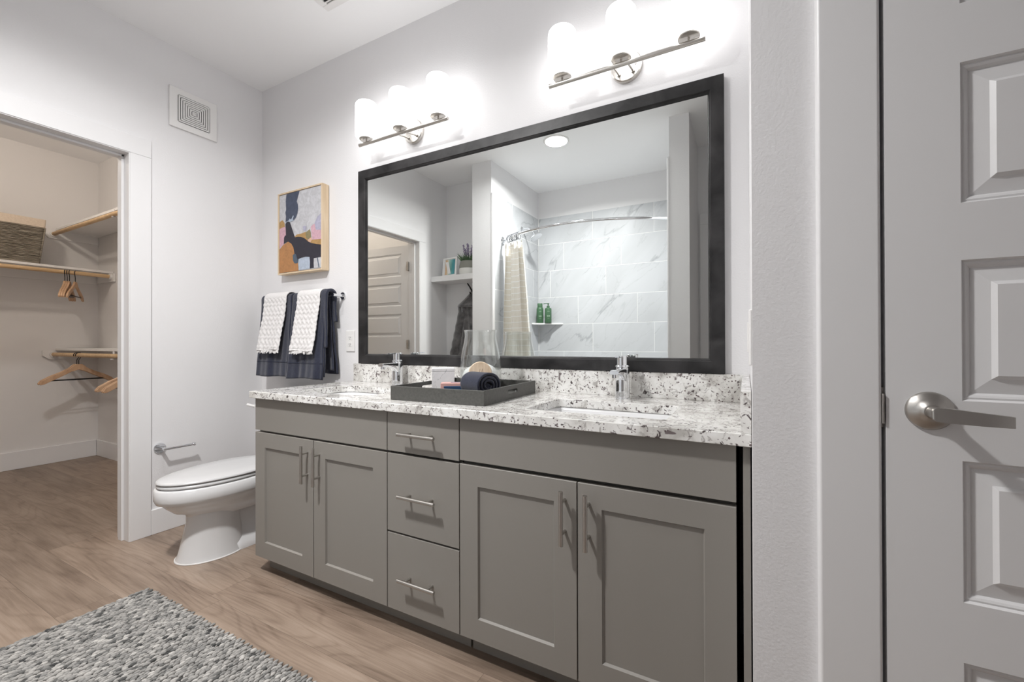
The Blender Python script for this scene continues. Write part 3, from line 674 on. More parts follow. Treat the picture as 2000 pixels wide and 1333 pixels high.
HY = FY-0.032; ZT, ZB = 0.643, 0.078
def carc(x0, x1):
    y0, y1, z0, z1 = FY+FT+0.0015, -0.0225, ZB+0.002, 0.7965
    return MB().box(x0, x0+.016, y0, y1, z0, z1).box(x1-.016, x1, y0, y1, z0, z1).box(x0+.016, x1-.016, y0, y1, z0, z0+.016).box(x0+.016, x1-.016, y1-.008, y1, z0+.016, z1).box(x0+.016, x1-.016, y0, y0+.018, 0.635, z1)
def sink_cab(label, x0, xm, x1, zt2, hx, part_right=False):
    t = thing('vanity_cabinet', label, 'cabinet', ((x0+x1)/2, -0.3, 0))
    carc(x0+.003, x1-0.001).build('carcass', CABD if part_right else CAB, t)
    MB().box(x0+.01, x1+0.001, -0.515, -0.500, 0.0, ZB+0.002).build('toe_kick', CAB, t)
    slab(x0, x1, zt2, 0.8055).build('false_front', CAB, t, bevel=0.0012)
    dl = shaker(x0, xm-.0017, ZB, ZT+(0.002 if part_right else 0)).build('door', CAB, t)
    dr = shaker(xm+.0017, x1, ZB, ZT+(0.002 if part_right else 0)).build('door', CAB, t)
    pull((hx[0], HY, 0.467), (hx[0], HY, 0.622), dl); pull((hx[1], HY, 0.467), (hx[1], HY, 0.622), dr); return t
cabL = sink_cab('grey two-door sink cabinet at the left end of the vanity, nearest the toilet', 0.893, 1.2950, 1.7035, 0.652, (1.259, 1.333))
cabR = sink_cab('grey two-door sink cabinet at the right end of the vanity', 2.0300, 2.4385, 2.8430, 0.657, (2.401, 2.473), True)
t = thing('drawer_cabinet', 'grey three-drawer cabinet in the middle of the vanity', 'cabinet', (1.866, -0.3, 0))
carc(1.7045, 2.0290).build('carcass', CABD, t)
MB().box(1.7045, 2.031, -0.515, -0.500, 0.0, ZB+0.002).build('toe_kick', CAB, t)
for z0, z1, hz in ((0.652, 0.8055, 0.723), (0.361, 0.643, 0.503), (0.078, 0.354, 0.209)):
    dd = slab(1.7070, 2.0268, z0, z1).build('drawer', CAB, t, bevel=0.0012); pull((1.783, HY, hz), (1.946, HY, hz), dd)
tag(MB().box(2.8575, 2.8735, -0.5765, -0.03, 0.0, 0.797).build('filler_panel', CAB, bevel=0.001), 'narrow grey filler strip between the right cabinet and the side wall', 'cabinet panel')

# ================================================================ COUNTERTOP with cutouts
CT, CB, CF = 0.8292, 0.7990, -0.6023
cx0, cx1 = 0.885, 2.8755
def cutout(x0, x1, y0, y1, r): return rr(x0, x1, y0, y1, r, 8)
SINKS = [(1.070, 1.500, -0.492, -0.215, 0.075), (2.228, 2.668, -0.492, -0.208, 0.022)]
t = thing('countertop', 'white granite worktop with dark speckles and two sink cutouts', 'countertop', (1.88, -0.3, CB))
bm = bmesh.new()
def loopb(pts, z):
    vs = [bm.verts.new((x, y, z)) for x, y in pts]; return [bm.edges.new((vs[i], vs[(i+1) % len(vs)])) for i in range(len(vs))], vs
allv = {}
for z in (CT, CB):
    ee = []; key = []
    outer = [(cx0, CF), (cx1, CF), (cx1, -0.0005), (cx0, -0.0005)]
    e, v = loopb(outer, z); ee += e; key.append(v)
    for s in SINKS:
        e, v = loopb(cutout(*s), z); ee += e; key.append(v)
    bmesh.ops.triangle_fill(bm, use_beauty=True, use_dissolve=False, edges=ee); allv[z] = key
for la, lb in zip(allv[CT], allv[CB]):
    n = len(la)
    for i in range(n): bm.faces.new((la[i], la[(i+1) % n], lb[(i+1) % n], lb[i]))
bmesh.ops.recalc_face_normals(bm, faces=bm.faces)
me = bpy.data.meshes.new('slab'); bm.to_mesh(me); bm.free(); me.materials.append(GRANITE)
o = bpy.data.objects.new('slab', me); COL.objects.link(o); o.parent = t; o.location = -WORLD[t]; WORLD[o] = Vector((0, 0, 0))
q = o.modifiers.new('bevel', 'BEVEL'); q.width = 0.0022; q.segments = 3; q.limit_method = 'ANGLE'; q.angle_limit = math.radians(60)
MB().box(0.897, cx1, -0.021, -0.0005, CT, 0.9292).build('backsplash', GRANITE, t, bevel=0.0015)
MB().box(2.853, cx1, -0.5980, -0.0215, CT, 0.9288).build('side_splash', GRANITE, t, bevel=0.0015)

def sink(label, s):
    x0, x1, y0, y1, r = s
    t = thing('sink', label, 'sink', ((x0+x1)/2, (y0+y1)/2, CB-0.16), 'undermount sinks')
    mb = MB(); g = 0.004
    def rg(i, z, rr_): return [(x, y, z) for x, y in rr(x0-g+i, x1+g-i, y0-g+i, y1+g-i, max(rr_, .01), 8)]
    loft(mb, [rg(-0.02, CB-0.0005, r+.02), rg(0, CB-0.0005, r), rg(0.006, CB-0.010, r), rg(0.012, CB-0.05, r), rg(0.03, CB-0.11, r), rg(0.06, CB-0.135, r), rg(0.12, CB-0.142, 0.02)], False, True)
    rgo = [rg(-0.02, CB-0.0005, r+.02), rg(-0.02, CB-0.012, r+.02), rg(0.0, CB-0.02, r), rg(0.01, CB-0.11, r), rg(0.05, CB-0.15, r), rg(0.12, CB-0.155, 0.02)]
    loft(mb, rgo, False, True); mb.build('basin', PORC, t, smooth=True, auto=60)
    MB().lathe([(0.022, 0), (0.022, 0.003), (0.014, 0.004)], c=((x0+x1)/2, (y0+y1)/2, CB-0.1418), seg=24).build('drain', CHROME, t, smooth=True, auto=40)
sink('white undermount sink in the left half of the worktop, partly behind the tray', SINKS[0])
sink('white undermount sink in the right half of the worktop', SINKS[1])

def faucet(label, fx, fy):
    t = thing('faucet', label, 'faucet', (fx, fy, CT), 'chrome single lever faucets'); z = CT
    MB().lathe([(0.0295, z), (0.0295, z+0.003), (0.0275, z+0.004), (0.0275, z+0.006), (0.0268, z+0.105), (0.0250, z+0.116), (0.0225, z+0.119)], c=(fx, fy, 0), seg=40).build('body', CHROME, t, smooth=True, auto=40)
    # spout: lofted rounded sections running towards -y, underside flaring into the body
    sp = MB(); loops = []
    for yy, zb_, zt_, hw in ((0.008, 0.050, 0.112, 0.020), (-0.018, 0.066, 0.1155, 0.0215), (-0.035, 0.082, 0.1165, 0.0195), (-0.055, 0.092, 0.1165, 0.0185), (-0.085, 0.0975, 0.1155, 0.0180), (-0.112, 0.0985, 0.1145, 0.0178), (-0.118, 0.100, 0.1125, 0.0165)):
        rd = min(0.006, (zt_-zb_)/2-.001); loops.append([(fx+x, fy+yy, CT+zz) for x, zz in rr(-hw, hw, zb_, zt_, rd, 4)])
    loft(sp, loops); sp.build('spout', CHROME, t, smooth=True, auto=50)
    MB().lathe([(0.0115, 0.0), (0.0125, -0.003), (0.0125, 0.012)], c=(fx, fy-0.100, CT+0.090), seg=24).build('aerator', CHROME, t, smooth=True, auto=40)
    kz = CT+0.119
    MB().lathe([(0.016, kz-0.002), (0.0275, kz+0.001), (0.0275, kz+0.005), (0.0235, kz+0.0095), (0.0225, kz+0.011)], c=(fx, fy, 0), seg=40).build('collar', CHROME, t, smooth=True, auto=40)
    kn = MB().lathe([(0.0225, kz+0.010), (0.0225, kz+0.044), (0.0205, kz+0.046), (0, kz+0.0465)], c=(fx, fy, 0), seg=40, cap=False)
    kn.prism([(fx-0.009, fy-0.015), (fx-0.0095, fy-0.072), (fx-0.007, fy-0.077), (fx+0.007, fy-0.077), (fx+0.0095, fy-0.072), (fx+0.009, fy-0.015)], kz+0.041, kz+0.0462, 'z')
    kn.build('lever', CHROME, t, smooth=True, auto=35)
faucet('chrome faucet behind the left sink, left of the tray', 1.285, -0.078)
faucet('chrome faucet behind the right sink', 2.447, -0.094)

# ================================================================ TRAY AND WHAT IS ON IT
TA = math.radians(2.2); TM = T(1.8715, -0.3, CT+0.0005) @ RZ(TA)
t = thing('tray', 'square dark grey textured tray with cut-out handles on the worktop', 'tray', (1.8715, -0.3, CT))
tw, td, th_, tt = 0.205, 0.221, 0.052, 0.009
def tadd(q, nm, mm, **kw):
    q.v = [TM @ p for p in q.v]; return q.build(nm, mm, t, **kw)
tadd(MB().box(-tw+tt, tw-tt, -td+tt, td-tt, 0.0, 0.006), 'bottom', LEATHER)
for s in (-1, 1): tadd(MB().box(-tw, tw, s*td-(tt if s > 0 else 0), s*td+(0 if s > 0 else tt), 0, th_), 'side', LEATHER, bevel=0.0012)
for s in (-1, 1):   # handle sides, with the slot
    bm = bmesh.new(); outer = [(-td+tt, 0), (td-tt, 0), (td-tt, th_), (-td+tt, th_)]; hole = rr(-0.042, 0.042, 0.022, 0.037, 0.007, 5)
    lay = []
    for x in (s*tw, s*(tw-tt)):
        ks = []; ee = []
        for pts in (outer, hole):
            vs = [bm.verts.new((x, y, z)) for y, z in pts]; ee += [bm.edges.new((vs[i], vs[(i+1) % len(vs)])) for i in range(len(vs))]; ks.append(vs)
        bmesh.ops.triangle_fill(bm, use_beauty=True, edges=ee); lay.append(ks)
    for la, lb in zip(*lay):
        n = len(la)
        for i in range(n): bm.faces.new((la[i], la[(i+1) % n], lb[(i+1) % n], lb[i]))
    bmesh.ops.recalc_face_normals(bm, faces=bm.faces); bm.transform(TM)
    me = bpy.data.meshes.new('handle_side'); bm.to_mesh(me); bm.free(); me.materials.append(LEATHER)
    o = bpy.data.objects.new('handle_side', me); COL.objects.link(o); o.parent = t; o.location = -WORLD[t]
TF = CT+0.0068   # tray floor

# marble canister
an = math.atan2(2.866-1.772, 1.752-0.385)  # turned to the room
Mb = T(1.752, -0.305, TF) @ RZ(an)
t = thing('marble_canister', 'square white marble canister with a lid, left in the tray', 'canister', (1.752, -0.305, TF))
q = MB().box(-.046, .046, -.046, .046, 0, .092); q.v = [Mb @ p for p in q.v]; q.build('box', MARBLE, t, bevel=0.0012)
q = MB().box(-.0465, .0465, -.0465, .0465, .0932, .105); q.v = [Mb @ p for p in q.v]; q.build('lid', MARBLE, t, bevel=0.0012)
# white dish behind it
q = MB().lathe([(0.024, 0), (0.040, 0.014), (0.048, 0.022), (0.046, 0.0225), (0.036, 0.014), (0.0, 0.010)], c=(1.722, -0.178, TF), seg=32, cap=False)
tag(q.build('soap_dish', PORC, smooth=True), 'small white dish behind the marble canister in the tray', 'dish')
# wrapped soap
Ms = T(1.862, -0.395, TF) @ RZ(math.radians(32))
t = thing('wrapped_soap', 'pink and navy wrapped soap block in front of the rolled washcloth', 'soap', (1.862, -0.395, TF))
q = MB().box(-.040, .040, -.024, .024, 0, .056); q.v = [Ms @ p for p in q.v]; q.build('wrapper', PINKM, t, bevel=0.003)
q = MB(); e = .0006
q.add([(.042, -.026, .002), (-.012, -.0262, .002), (-.028, -.0262, .042), (.0, -.008, .0575), (.043, .004, .0575), (.043, -.0262, .042), (.043, .01, .002), (.043, .018, .040)], [(0, 5, 2, 1), (5, 4, 3, 2), (0, 6, 7, 5), (5, 7, 4)])
q.v = [Ms @ p for p in q.v]; q.build('fold', BLUEM, t, solid=0.001)
# glass vase with the bath sponge
VX, VY = 1.862, -0.186
prof_o = [(0.072, 0), (0.082, 0.002), (0.086, 0.012), (0.0895, 0.05), (0.0905, 0.085), (0.087, 0.13), (0.079, 0.175), (0.0705, 0.212), (0.0675, 0.235), (0.068, 0.25), (0.071, 0.262)]
prof_i = [(r_-0.0028, z_) for r_, z_ in prof_o[::-1][:-2]] + [(0.070, 0.007), (0.0, 0.0065)]
q = MB().lathe([(0.0, 0)]+prof_o+[(0.0696, 0.2632)]+prof_i, c=(VX, VY, TF), seg=64, cap=False)
tag(q.build('glass_vase', GLASS, smooth=True), 'clear glass hurricane vase standing at the back of the tray', 'vase')
q = MB()
def sponge(u, v):
    th = 2*PI*u; ph = PI*v; x, y, z = math.sin(ph)*math.cos(th), math.sin(ph)*math.sin(th), -math.cos(ph)
    r = 0.078*(1+0.015*math.sin(5*th+2*z)+0.012*math.sin(9*z*2+3*th)); px, py, pz = x*r, y*r, z*0.056*(1+0.06*math.sin(3*th))
    return (VX+px, VY+py, TF+0.064+pz)
q.grid(sponge, 40, 26, wrap=True)
tag(q.build('bath_sponge', FLUFF, smooth=True), 'round white bath sponge inside the glass vase', 'sponge')
# wooden backed brush leaning on the roll
t = thing('bath_brush', 'round pale wood bath brush head standing before the vase', 'brush', (1.925, -0.30, TF))
Md = T(1.937, -0.306, TF+0.088) @ RZ(math.atan2(2.866-1.93, 1.752-.33)) @ RX(math.radians(82))
q = MB().lathe([(0.0, -.006), (0.043, -.006), (0.0465, -.003), (0.0465, .003), (0.043, .006), (0, .006)], M=Md, seg=40, cap=False); q.build('disc', DISCW, t, smooth=True, auto=40)
q = MB().lathe([(0.0, -.020), (0.036, -.020), (0.039, -.0062), (0, -.0062)], M=Md, seg=32, cap=False); q.build('bristles', FLUFF, t, smooth=True, auto=50)
q = MB()
for k in (-1, 0.6):
    q.box(-.0006, .0006, -.020, .022, .0061, .0065, M=Md @ T(0.006*k, -0.004, 0) @ RZ(-0.25))
q.build('engraving', mat('burnt_wood', (0.22, 0.13, 0.08), 0.7), t)
# rolled washcloth
t = thing('rolled_washcloth', 'rolled navy washcloth at the front right of the tray', 'washcloth', (1.985, -0.395, TF))
RA = math.radians(-33)  # axis direction
Mr = T(1.996, -0.402, TF) @ RZ(math.radians(-17))
q = MB(); R0 = 0.0525; turns = 3.2; npt = 120
def rollsec(xx):
    pts = []
    for i in range(npt+1):
        tt_ = i/npt; ang = -PI/2+0.2+tt_*turns*2*PI; r = R0*(1-0.80*tt_); r *= 1+0.02*math.sin(3*ang)
        pts.append((xx, r*math.cos(ang)*1.10, R0*0.93+.0048+r*math.sin(ang)*0.93))
    return pts
pa = [rollsec(xx) for xx in (-.050, -.046, -.02, .02, .046, .050)]
vs = []; fs = []
for l in pa: vs += l
n = npt+1
for j in range(len(pa)-1):
    for i in range(npt): fs.append((j*n+i, j*n+i+1, (j+1)*n+i+1, (j+1)*n+i))
q.add(vs, fs); q.v = [Mr @ p for p in q.v]; q.build('cloth', NAVY, t, smooth=True, solid=0.0085)
q = MB().lathe([(0.0, -.046), (.0125, -.046), (.0125, .046), (0, .046)], M=RY(PI/2), seg=20, cap=False); q.v = [Mr @ T(0, 0, R0*.93) @ p for p in q.v]; q.build('core', NAVY, t, smooth=True, auto=40)

# ================================================================ TOWELS
t = thing('towel_bar', 'chrome towel bar holding the towels below the painting', 'towel bar', (0.5, 0, 1.30))
bz, by = 1.322, -0.066
for x in (0.165, 0.792):
    MB().lathe([(0.022, 0), (0.022, 0.006), (0.020, 0.008)], M=T(x, 0, bz) @ RX(PI/2), seg=32).tube([(x, -0.006, bz), (x, by-.008, bz)], 0.0085, 16).build('post', CHROME, t, smooth=True, auto=40)
MB().tube([(0.165, by, bz), (0.792, by, bz)], 0.0075, 16).build('bar', CHROME, t, smooth=True, auto=40)
def drape(x0, x1, lf, lb, rad, yf, yb, nu=46, nv=90, amp=0.004, seed=0, dx=0.0, taper=0.0, relief=None):
    """sheet hung over the bar: front drop lf, back drop lb; yf/yb how far the hems stand off"""
    rnd = random.Random(seed); ph = [rnd.uniform(0, 6.28) for _ in range(5)]
    Lt = lf+PI*rad+lb
    def fn(u, v):
        s = v*Lt; 
        if s < lf:                         # front, from hem up
            k = (lf-s)/lf; y = by-rad+(yf-(by-rad))*k**1.3; z = bz-(lf-s); out = -1; kk = k
        elif s < lf+PI*rad:
            an = (s-lf)/rad; y = by-rad*math.cos(an); z = bz+rad*math.sin(an); out = 0; kk = 0
        else:
            k = (s-lf-PI*rad)/lb; y = by+rad+(yb-(by+rad))*k**1.2; z = bz-(s-lf-PI*rad); out = 1; kk = k
        x = x0+(x1-x0)*u
        fold = math.sin(u*9+ph[0]+kk*0.8)*0.6+math.sin(u*17+ph[1]-kk)*0.3
        y += amp*kk*fold + amp*0.25*math.sin(u*30+ph[2])*kk
        x += dx*kk + (x-(x0+x1)/2)*taper*kk + 0.002*math.sin(z*30+ph[3])
        z += 0.003*math.sin(u*6+ph[4])*(kk > 0.97)
        if relief and out == -1: y -= relief(x, z)
        return (x, y, z)
    return MB().grid(fn, nu, nv)
def towel_band(x0, x1, zc, h, yf, lf, rad, seed, amp, dx=0.0, taper=0.0, eps=0.006):
    mb = drape(x0, x1, lf, 0.1, rad, yf, -0.03, 46, 200, amp, seed, dx, taper)
    keep = []
    vs = mb.v; fs = [f for f in mb.f if all(zc-h/2 <= vs[i].z <= zc+h/2 and vs[i].y < by-rad*0.9 for i in f)]
    mb.f = fs; mb.mi = [0]*len(fs); mb.v = [Vector((p.x, p.y-eps, p.z)) for p in vs]
    used = sorted({i for f in fs for i in f}); mp = {i: k for k, i in enumerate(used)}
    mb.v = [mb.v[i] for i in used]; mb.f = [[mp[i] for i in f] for f in fs]; return mb
def bath_towel(label, x0, x1, seed, lf, lb, dx, extra=False):
    t = thing('bath_towel', label, 'towel', ((x0+x1)/2, by, bz-lf), 'navy bath towels on the towel bar')
    drape(x0, x1, lf, lb, 0.024, -0.136, -0.030, amp=0.010, seed=seed, dx=dx, taper=0.04).build('outer_layer', NAVY, t, smooth=True, solid=0.011)
    drape(x0+0.012, x1-0.006, lf-0.012, lb-0.02, 0.0125, -0.108, -0.045, amp=0.008, seed=seed+3, dx=dx+0.01, taper=0.02).build('inner_layer', NAVY, t, smooth=True, solid=0.009)
    for zc in (bz-lf+0.088,):
        towel_band(x0+.002, x1-.002, zc, 0.010, -0.136, lf, 0.024, seed, 0.010, dx, 0.04, 0.0062).build('woven_band', NAVYB, t, smooth=True, solid=0.001)
    if extra:
        drape(x1-0.018, x1+0.028, 0.30, 0.150, 0.030, -0.098, -0.030, nu=20, amp=0.004, seed=9, dx=0.006).build('folded_edge', NAVY, t, smooth=True, solid=0.015)
    return t
bath_towel('navy bath towel on the left half of the towel bar', 0.150, 0.448, 1, 0.478, 0.46, 0.018)
bath_towel('navy bath towel on the right half of the towel bar, its folded edge showing', 0.462, 0.742, 5, 0.482, 0.455, 0.022, True)
def hound(x, z):
    a_ = math.sin(x*2*PI/0.036+z*2*PI/0.052); b_ = math.sin(z*2*PI/0.029+1.3*math.sin(x*2*PI/0.036))
    return 0.0022*max(-0.4, min(1, a_*0.7+b_*0.9))
def hand_towel(label, x0, x1, seed, lf, dx):
    t = thing('hand_towel', label, 'towel', ((x0+x1)/2, by, bz-lf), 'white hand towels over the navy towels')
    drape(x0, x1, lf, 0.22, 0.039, -0.158, -0.016, nu=90, nv=260, amp=0.005, seed=seed, dx=dx, taper=-0.02, relief=hound).build('cloth', WHITET, t, smooth=True, solid=0.006)
    fr_ = MB(); rnd = random.Random(seed)
    nst = 34
    for i in range(nst):
        u = (i+0.5)/nst; x = x0+(x1-x0)*u+dx; z0 = bz-lf+0.002; ln = 0.017+rnd.uniform(-.004, .006); sx = rnd.uniform(-.006, .004)
        y0 = -0.158+0.005*math.sin(u*9+1)*0.8
        fr_.add([(x-.0042, y0, z0), (x+.0042, y0, z0), (x+.0038+sx, y0+rnd.uniform(-.008, .004), z0-ln), (x-.0042+sx, y0+rnd.uniform(-.008, .004), z0-ln)], [(0, 1, 2, 3)])
    fr_.build('fringe', WHITET, t, solid=0.0022)
hand_towel('white textured hand towel over the left navy towel', 0.200, 0.418, 11, 0.318, 0.0)
hand_towel('white textured hand towel over the right navy towel', 0.522, 0.722, 12, 0.322, 0.0)

# ================================================================ TOILET
t = thing('toilet', 'white elongated toilet between the left wall and the vanity', 'toilet', (0.49, -0.42, 0))
TX = 0.492
def egg(cyf, cyb, hw, z, n=48, sq=2.0):
    """plan outline: front point at y=cyf, back at y=cyb; widest nearer the back"""
    out = []; yc = cyb+(cyf-cyb)*0.42
    for i in range(n):
        an = 2*PI*i/n; x = math.cos(an); y = math.sin(an)
        if y < 0: yy_ = yc+(yc-cyf)*y
        else: yy_ = yc+(cyb-yc)*abs(y)**(0.85)
        out.append((TX+hw*x*(1 if y < 0 else (1-0.06*y)), yy_, z))
    return out
bw = MB()
loft(bw, [egg(-0.790, -0.25, 0.175, 0.370), egg(-0.797, -0.245, 0.184, 0.372-.008), egg(-0.797, -0.245, 0.184, 0.318), egg(-0.790, -0.245, 0.178, 0.300), egg(-0.775, -0.245, 0.170, 0.297), egg(-0.755, -0.245, 0.160, 0.272), egg(-0.72, -0.24, 0.140, 0.240), egg(-0.675, -0.24, 0.118, 0.222), egg(-0.665, -0.23, 0.108, 0.20)], True, True)
bw.build('bowl', PORC, t, smooth=True, auto=60)
def foot(cyf, cyb, hw, z): return egg(cyf, cyb, hw, z, 48)
pd = MB(); loft(pd, [egg(-0.712, -0.415, 0.128, 0.0), egg(-0.710, -0.415, 0.126, 0.006), egg(-0.700, -0.418, 0.118, 0.03), egg(-0.684, -0.425, 0.108, 0.10), egg(-0.668, -0.43, 0.100, 0.17), egg(-0.668, -0.42, 0.100, 0.235)])
pd.build('pedestal', PORC, t, smooth=True, auto=60)
q = MB(); loft(q, [rr_z for rr_z in ([(x, y, z) for x, y in rr(TX-w_, TX+w_, -0.52, yb_, .05, 6)] for z, w_, yb_ in ((0.0, .120, -.10), (.035, .118, -.10), (.055, .088, -.12), (.10, .072, -.14), (.25, .080, -.10), (.30, .10, -.08)))]); q.build('trapway', PORC, t, smooth=True, auto=60)
MB().box(TX-0.12, TX+0.12, -0.30, -0.06, 0.24, 0.385).build('rear_deck', PORC, t, bevel=0.02, segs=4)
def seat(f, bk, hw, z0, z1, nm):
    q = MB(); loft(q, [egg(f+.004, bk, hw-.004, z0), egg(f, bk, hw, z0+.004), egg(f, bk, hw, z1-.008), egg(f+.004, bk, hw-.004, z1-.002), egg(f+.014, bk-.004, hw-.014, z1+.001), egg(f+.1, bk-.05, hw-.09, z1+.003)]); q.build(nm, SEATM, t, smooth=True, auto=60)
seat(-0.788, -0.27, 0.177, 0.3735, 0.389, 'seat'); seat(-0.790, -0.245, 0.178, 0.392, 0.405, 'lid')
for s in (-1, 1): MB().box(TX+s*0.075-.02, TX+s*0.075+.02, -0.262, -0.228, 0.385, 0.408).build('hinge', SEATM, t, bevel=0.005)
def rrb(x0, x1, y0, y1, r, z): return [(x, y, z) for x, y in rr(x0, x1, y0, y1, r, 6)]
tk = MB(); loft(tk, [rrb(TX-.205, TX+.205, -.205, -.030, .03, .385), rrb(TX-.222, TX+.222, -.212, -.022, .03, .52), rrb(TX-.228, TX+.228, -.214, -.020, .03, .715)]); tk.build('tank', PORC, t, smooth=True, auto=50)
tl = MB(); loft(tl, [rrb(TX-.232, TX+.232, -.218, -.016, .03, .716), rrb(TX-.236, TX+.236, -.222, -.014, .03, .722), rrb(TX-.236, TX+.236, -.222, -.014, .03, .748), rrb(TX-.228, TX+.228, -.214, -.020, .03, .757)]); tl.build('tank_lid', PORC, t, smooth=True, auto=50)
MB().tube([(TX-.19, -.212, .672), (TX-.19, -.232, .672)], 0.011, 16).tube([(TX-.185, -.230, .672), (TX-.215, -.233, .674), (TX-.252, -.235, .678)], [0.007, 0.008, 0.0085], 12).build('flush_lever', PLASTIC, t, smooth=True, auto=50)
q = MB(); loft(q, [egg(-0.7155, -0.41, 0.1315, 0.0), egg(-0.7155, -0.41, 0.1315, 0.003), egg(-0.712, -0.412, 0.128, 0.0055)]); q.build('caulk_bead', CAULK, t, smooth=True)

# ================================================================ RUG
t = thing('rug', 'grey flecked felt wool rug on the floor in front of the vanity', 'rug', (1.35, -1.19, 0))
MB().box(0.652, 2.05, -1.495, -0.893, 0.001, 0.008).build('backing', RUGB, t)
rg = MB(); rnd = random.Random(4)
def lump(cx, cy, cz, lx, ly, lz, an):
    vs = []; fs = []; ns, nr = 8, 5
    ca, sa = math.cos(an), math.sin(an)
    vs.append((0, -1, 0)); 
    for j in range(1, nr):
        ph = PI*j/nr
        for k in range(ns):
            th = 2*PI*k/ns; vs.append((math.sin(ph)*math.cos(th), -math.cos(ph), math.sin(ph)*math.sin(th)))
    vs.append((0, 1, 0)); n = len(vs)
    for k in range(ns): fs.append((0, 1+(k+1) % ns, 1+k)); fs.append((n-1, n-1-ns+k, n-1-ns+(k+1) % ns))
    for j in range(nr-2):
        for k in range(ns): fs.append((1+j*ns+k, 1+j*ns+(k+1) % ns, 1+(j+1)*ns+(k+1) % ns, 1+(j+1)*ns+k))
    out = []
    for x, y, z in vs:
        x *= lx; y *= ly; z *= lz; out.append((cx+x*ca-y*sa, cy+x*sa+y*ca, max(cz+z, 0.001)))
    rg.add(out, fs)
px_, py_ = 0.0118, 0.0185
i = 0; x = 0.645
while x < 2.06:
    y = -0.885-(i % 2)*py_/2+rnd.uniform(-.002, .002)
    while y > -1.50:
        lump(x+rnd.uniform(-.0015, .0015), y+rnd.uniform(-.002, .002), 0.0105+rnd.uniform(-.002, .002), 0.0062*rnd.uniform(.8, 1.15), 0.0112*rnd.uniform(.8, 1.15), 0.0064, rnd.uniform(-.35, .15))
        if rnd.random() < 0.5: lump(x+px_/2, y-py_/2, 0.0150, 0.0022, 0.0035, 0.0022, 0.3)
        y -= py_
    x += px_; i += 1
rg.build('woven_loops', RUG, t, smooth=True, fix=False)

# ================================================================ CLOSET FITTINGS
def rod(label, p0, p1, group=None):
    p0, p1 = Vector(p0), Vector(p1); t = thing('closet_rod', label, 'closet rod', (p0+p1)/2); d = (p1-p0).normalized()
    MB().tube([p0, p1], 0.0165, 20).build('rod', PINE, t, smooth=True, auto=40)
    for p, s in ((p0, 1), (p1, -1)): MB().tube([p-d*0.001*s, p+d*0.014*s], 0.025, 24).build('socket', PLASTIC, t, smooth=True, auto=40)
    return t
# main shelf and rod along the back wall
t = thing('closet_shelf', 'long white shelf along the back wall of the closet, under the basket', 'shelf', (-2.33, -1.0, 1.66))
MB().box(-2.498, -2.164, -2.055, -0.043, 1.678, 1.697).build('board', SHELFM, t, bevel=0.001)
MB().box(-2.498, -2.48, -2.055, -0.043, 1.60, 1.677).box(-2.46, -2.12, -0.058, -0.0425, 1.605, 1.677).build('cleat', SHELFM, t)
rod('wooden rod under the long back shelf of the closet', (-2.164, -2.055, 1.648), (-2.164, -0.059, 1.650))
# upper shelf on the right closet wall
t = thing('closet_shelf', 'upper white shelf on the right wall of the closet', 'shelf', (-1.5, -0.2, 2.05))
MB().box(-2.48, -0.25, -0.330, -0.042, 2.044, 2.063).build('board', SHELFM, t, bevel=0.001)
MB().prism([(-0.0425, 2.043), (-0.41, 2.043), (-0.41, 2.02), (-0.37, 1.972), (-0.0425, 1.972)], -2.498, -2.482, 'x').build('cleat', SHELFM, t)
for x in (-1.27,):
    MB().box(x-.006, x+.006, -0.345, -0.337, 1.99, 2.044).box(x-.006, x+.006, -0.355, -0.325, 1.988, 1.994).prism([(-0.33, 2.043), (-0.06, 2.043), (-0.06, 1.76), (-0.045, 1.76), (-0.045, 2.043)], x-.005, x+.005, 'x').build('bracket', PLASTIC, t)
rod('wooden rod under the upper right shelf of the closet', (-2.482, -0.342, 2.012), (-0.26, -0.342, 2.012))
# lower shelf
t = thing('closet_shelf', 'lower white shelf on the right wall of the closet, above the hangers', 'shelf', (-1.5, -0.2, 1.0))
MB().box(-2.48, -0.25, -0.330, -0.042, 0.988, 1.006).build('board', SHELFM, t, bevel=0.001)
MB().prism([(-0.0425, 0.987), (-0.41, 0.987), (-0.41, 0.945), (-0.37, 0.912), (-0.0425, 0.912)], -2.498, -2.482, 'x').build('cleat', SHELFM, t)
MB().box(-1.286, -1.274, -0.345, -0.337, 0.93, 0.988).box(-1.286, -1.274, -0.36, -0.325, 0.926, 0.933).build('bracket', PLASTIC, t)
rod('wooden rod under the lower right shelf of the closet', (-2.482, -0.342, 0.953), (-0.26, -0.342, 0.953))

# hangers: built at origin with the hook centre at (0,0,0) on the rod, arms along x
def make_hanger(label, group):
    t = thing('clothes_hanger', label, 'hanger', (0, 0, 0), group)
    top = [(-0.225, -.214), (-0.21, -.192), (-.16, -.160), (-.10, -.132), (-.05, -.102), (-.030, -.080), (-.020, -.073), (.020, -.073), (.030, -.080), (.05, -.102), (.10, -.132), (.16, -.160), (.21, -.192), (.225, -.214)]
    bot = [(.221, -.226), (.20, -.222), (.15, -.194), (.09, -.160), (.045, -.132), (0, -.116), (-.045, -.132), (-.09, -.160), (-.15, -.194), (-.20, -.222), (-.221, -.226)]
    MB().prism(top+bot, -0.0065, 0.0065, 'y').build('shoulders', HANG, t, bevel=0.0025)
    pts = []
    for i in range(15):
        an = math.radians(200-i*18); pts.append((0.0205*math.cos(an), 0, 0.001+0.0205*math.sin(an)+0.0))
    pts += [(0.004, 0, -.030), (0, 0, -.040), (0, 0, -.078)]
    MB().tube(pts, 0.0028, 8).build('hook', DKMET, t, smooth=True)
    MB().tube([(-.165, 0, -.196), (.165, 0, -.196)], 0.0048, 8).build('trouser_bar', DKMET, t, smooth=True)
    return t
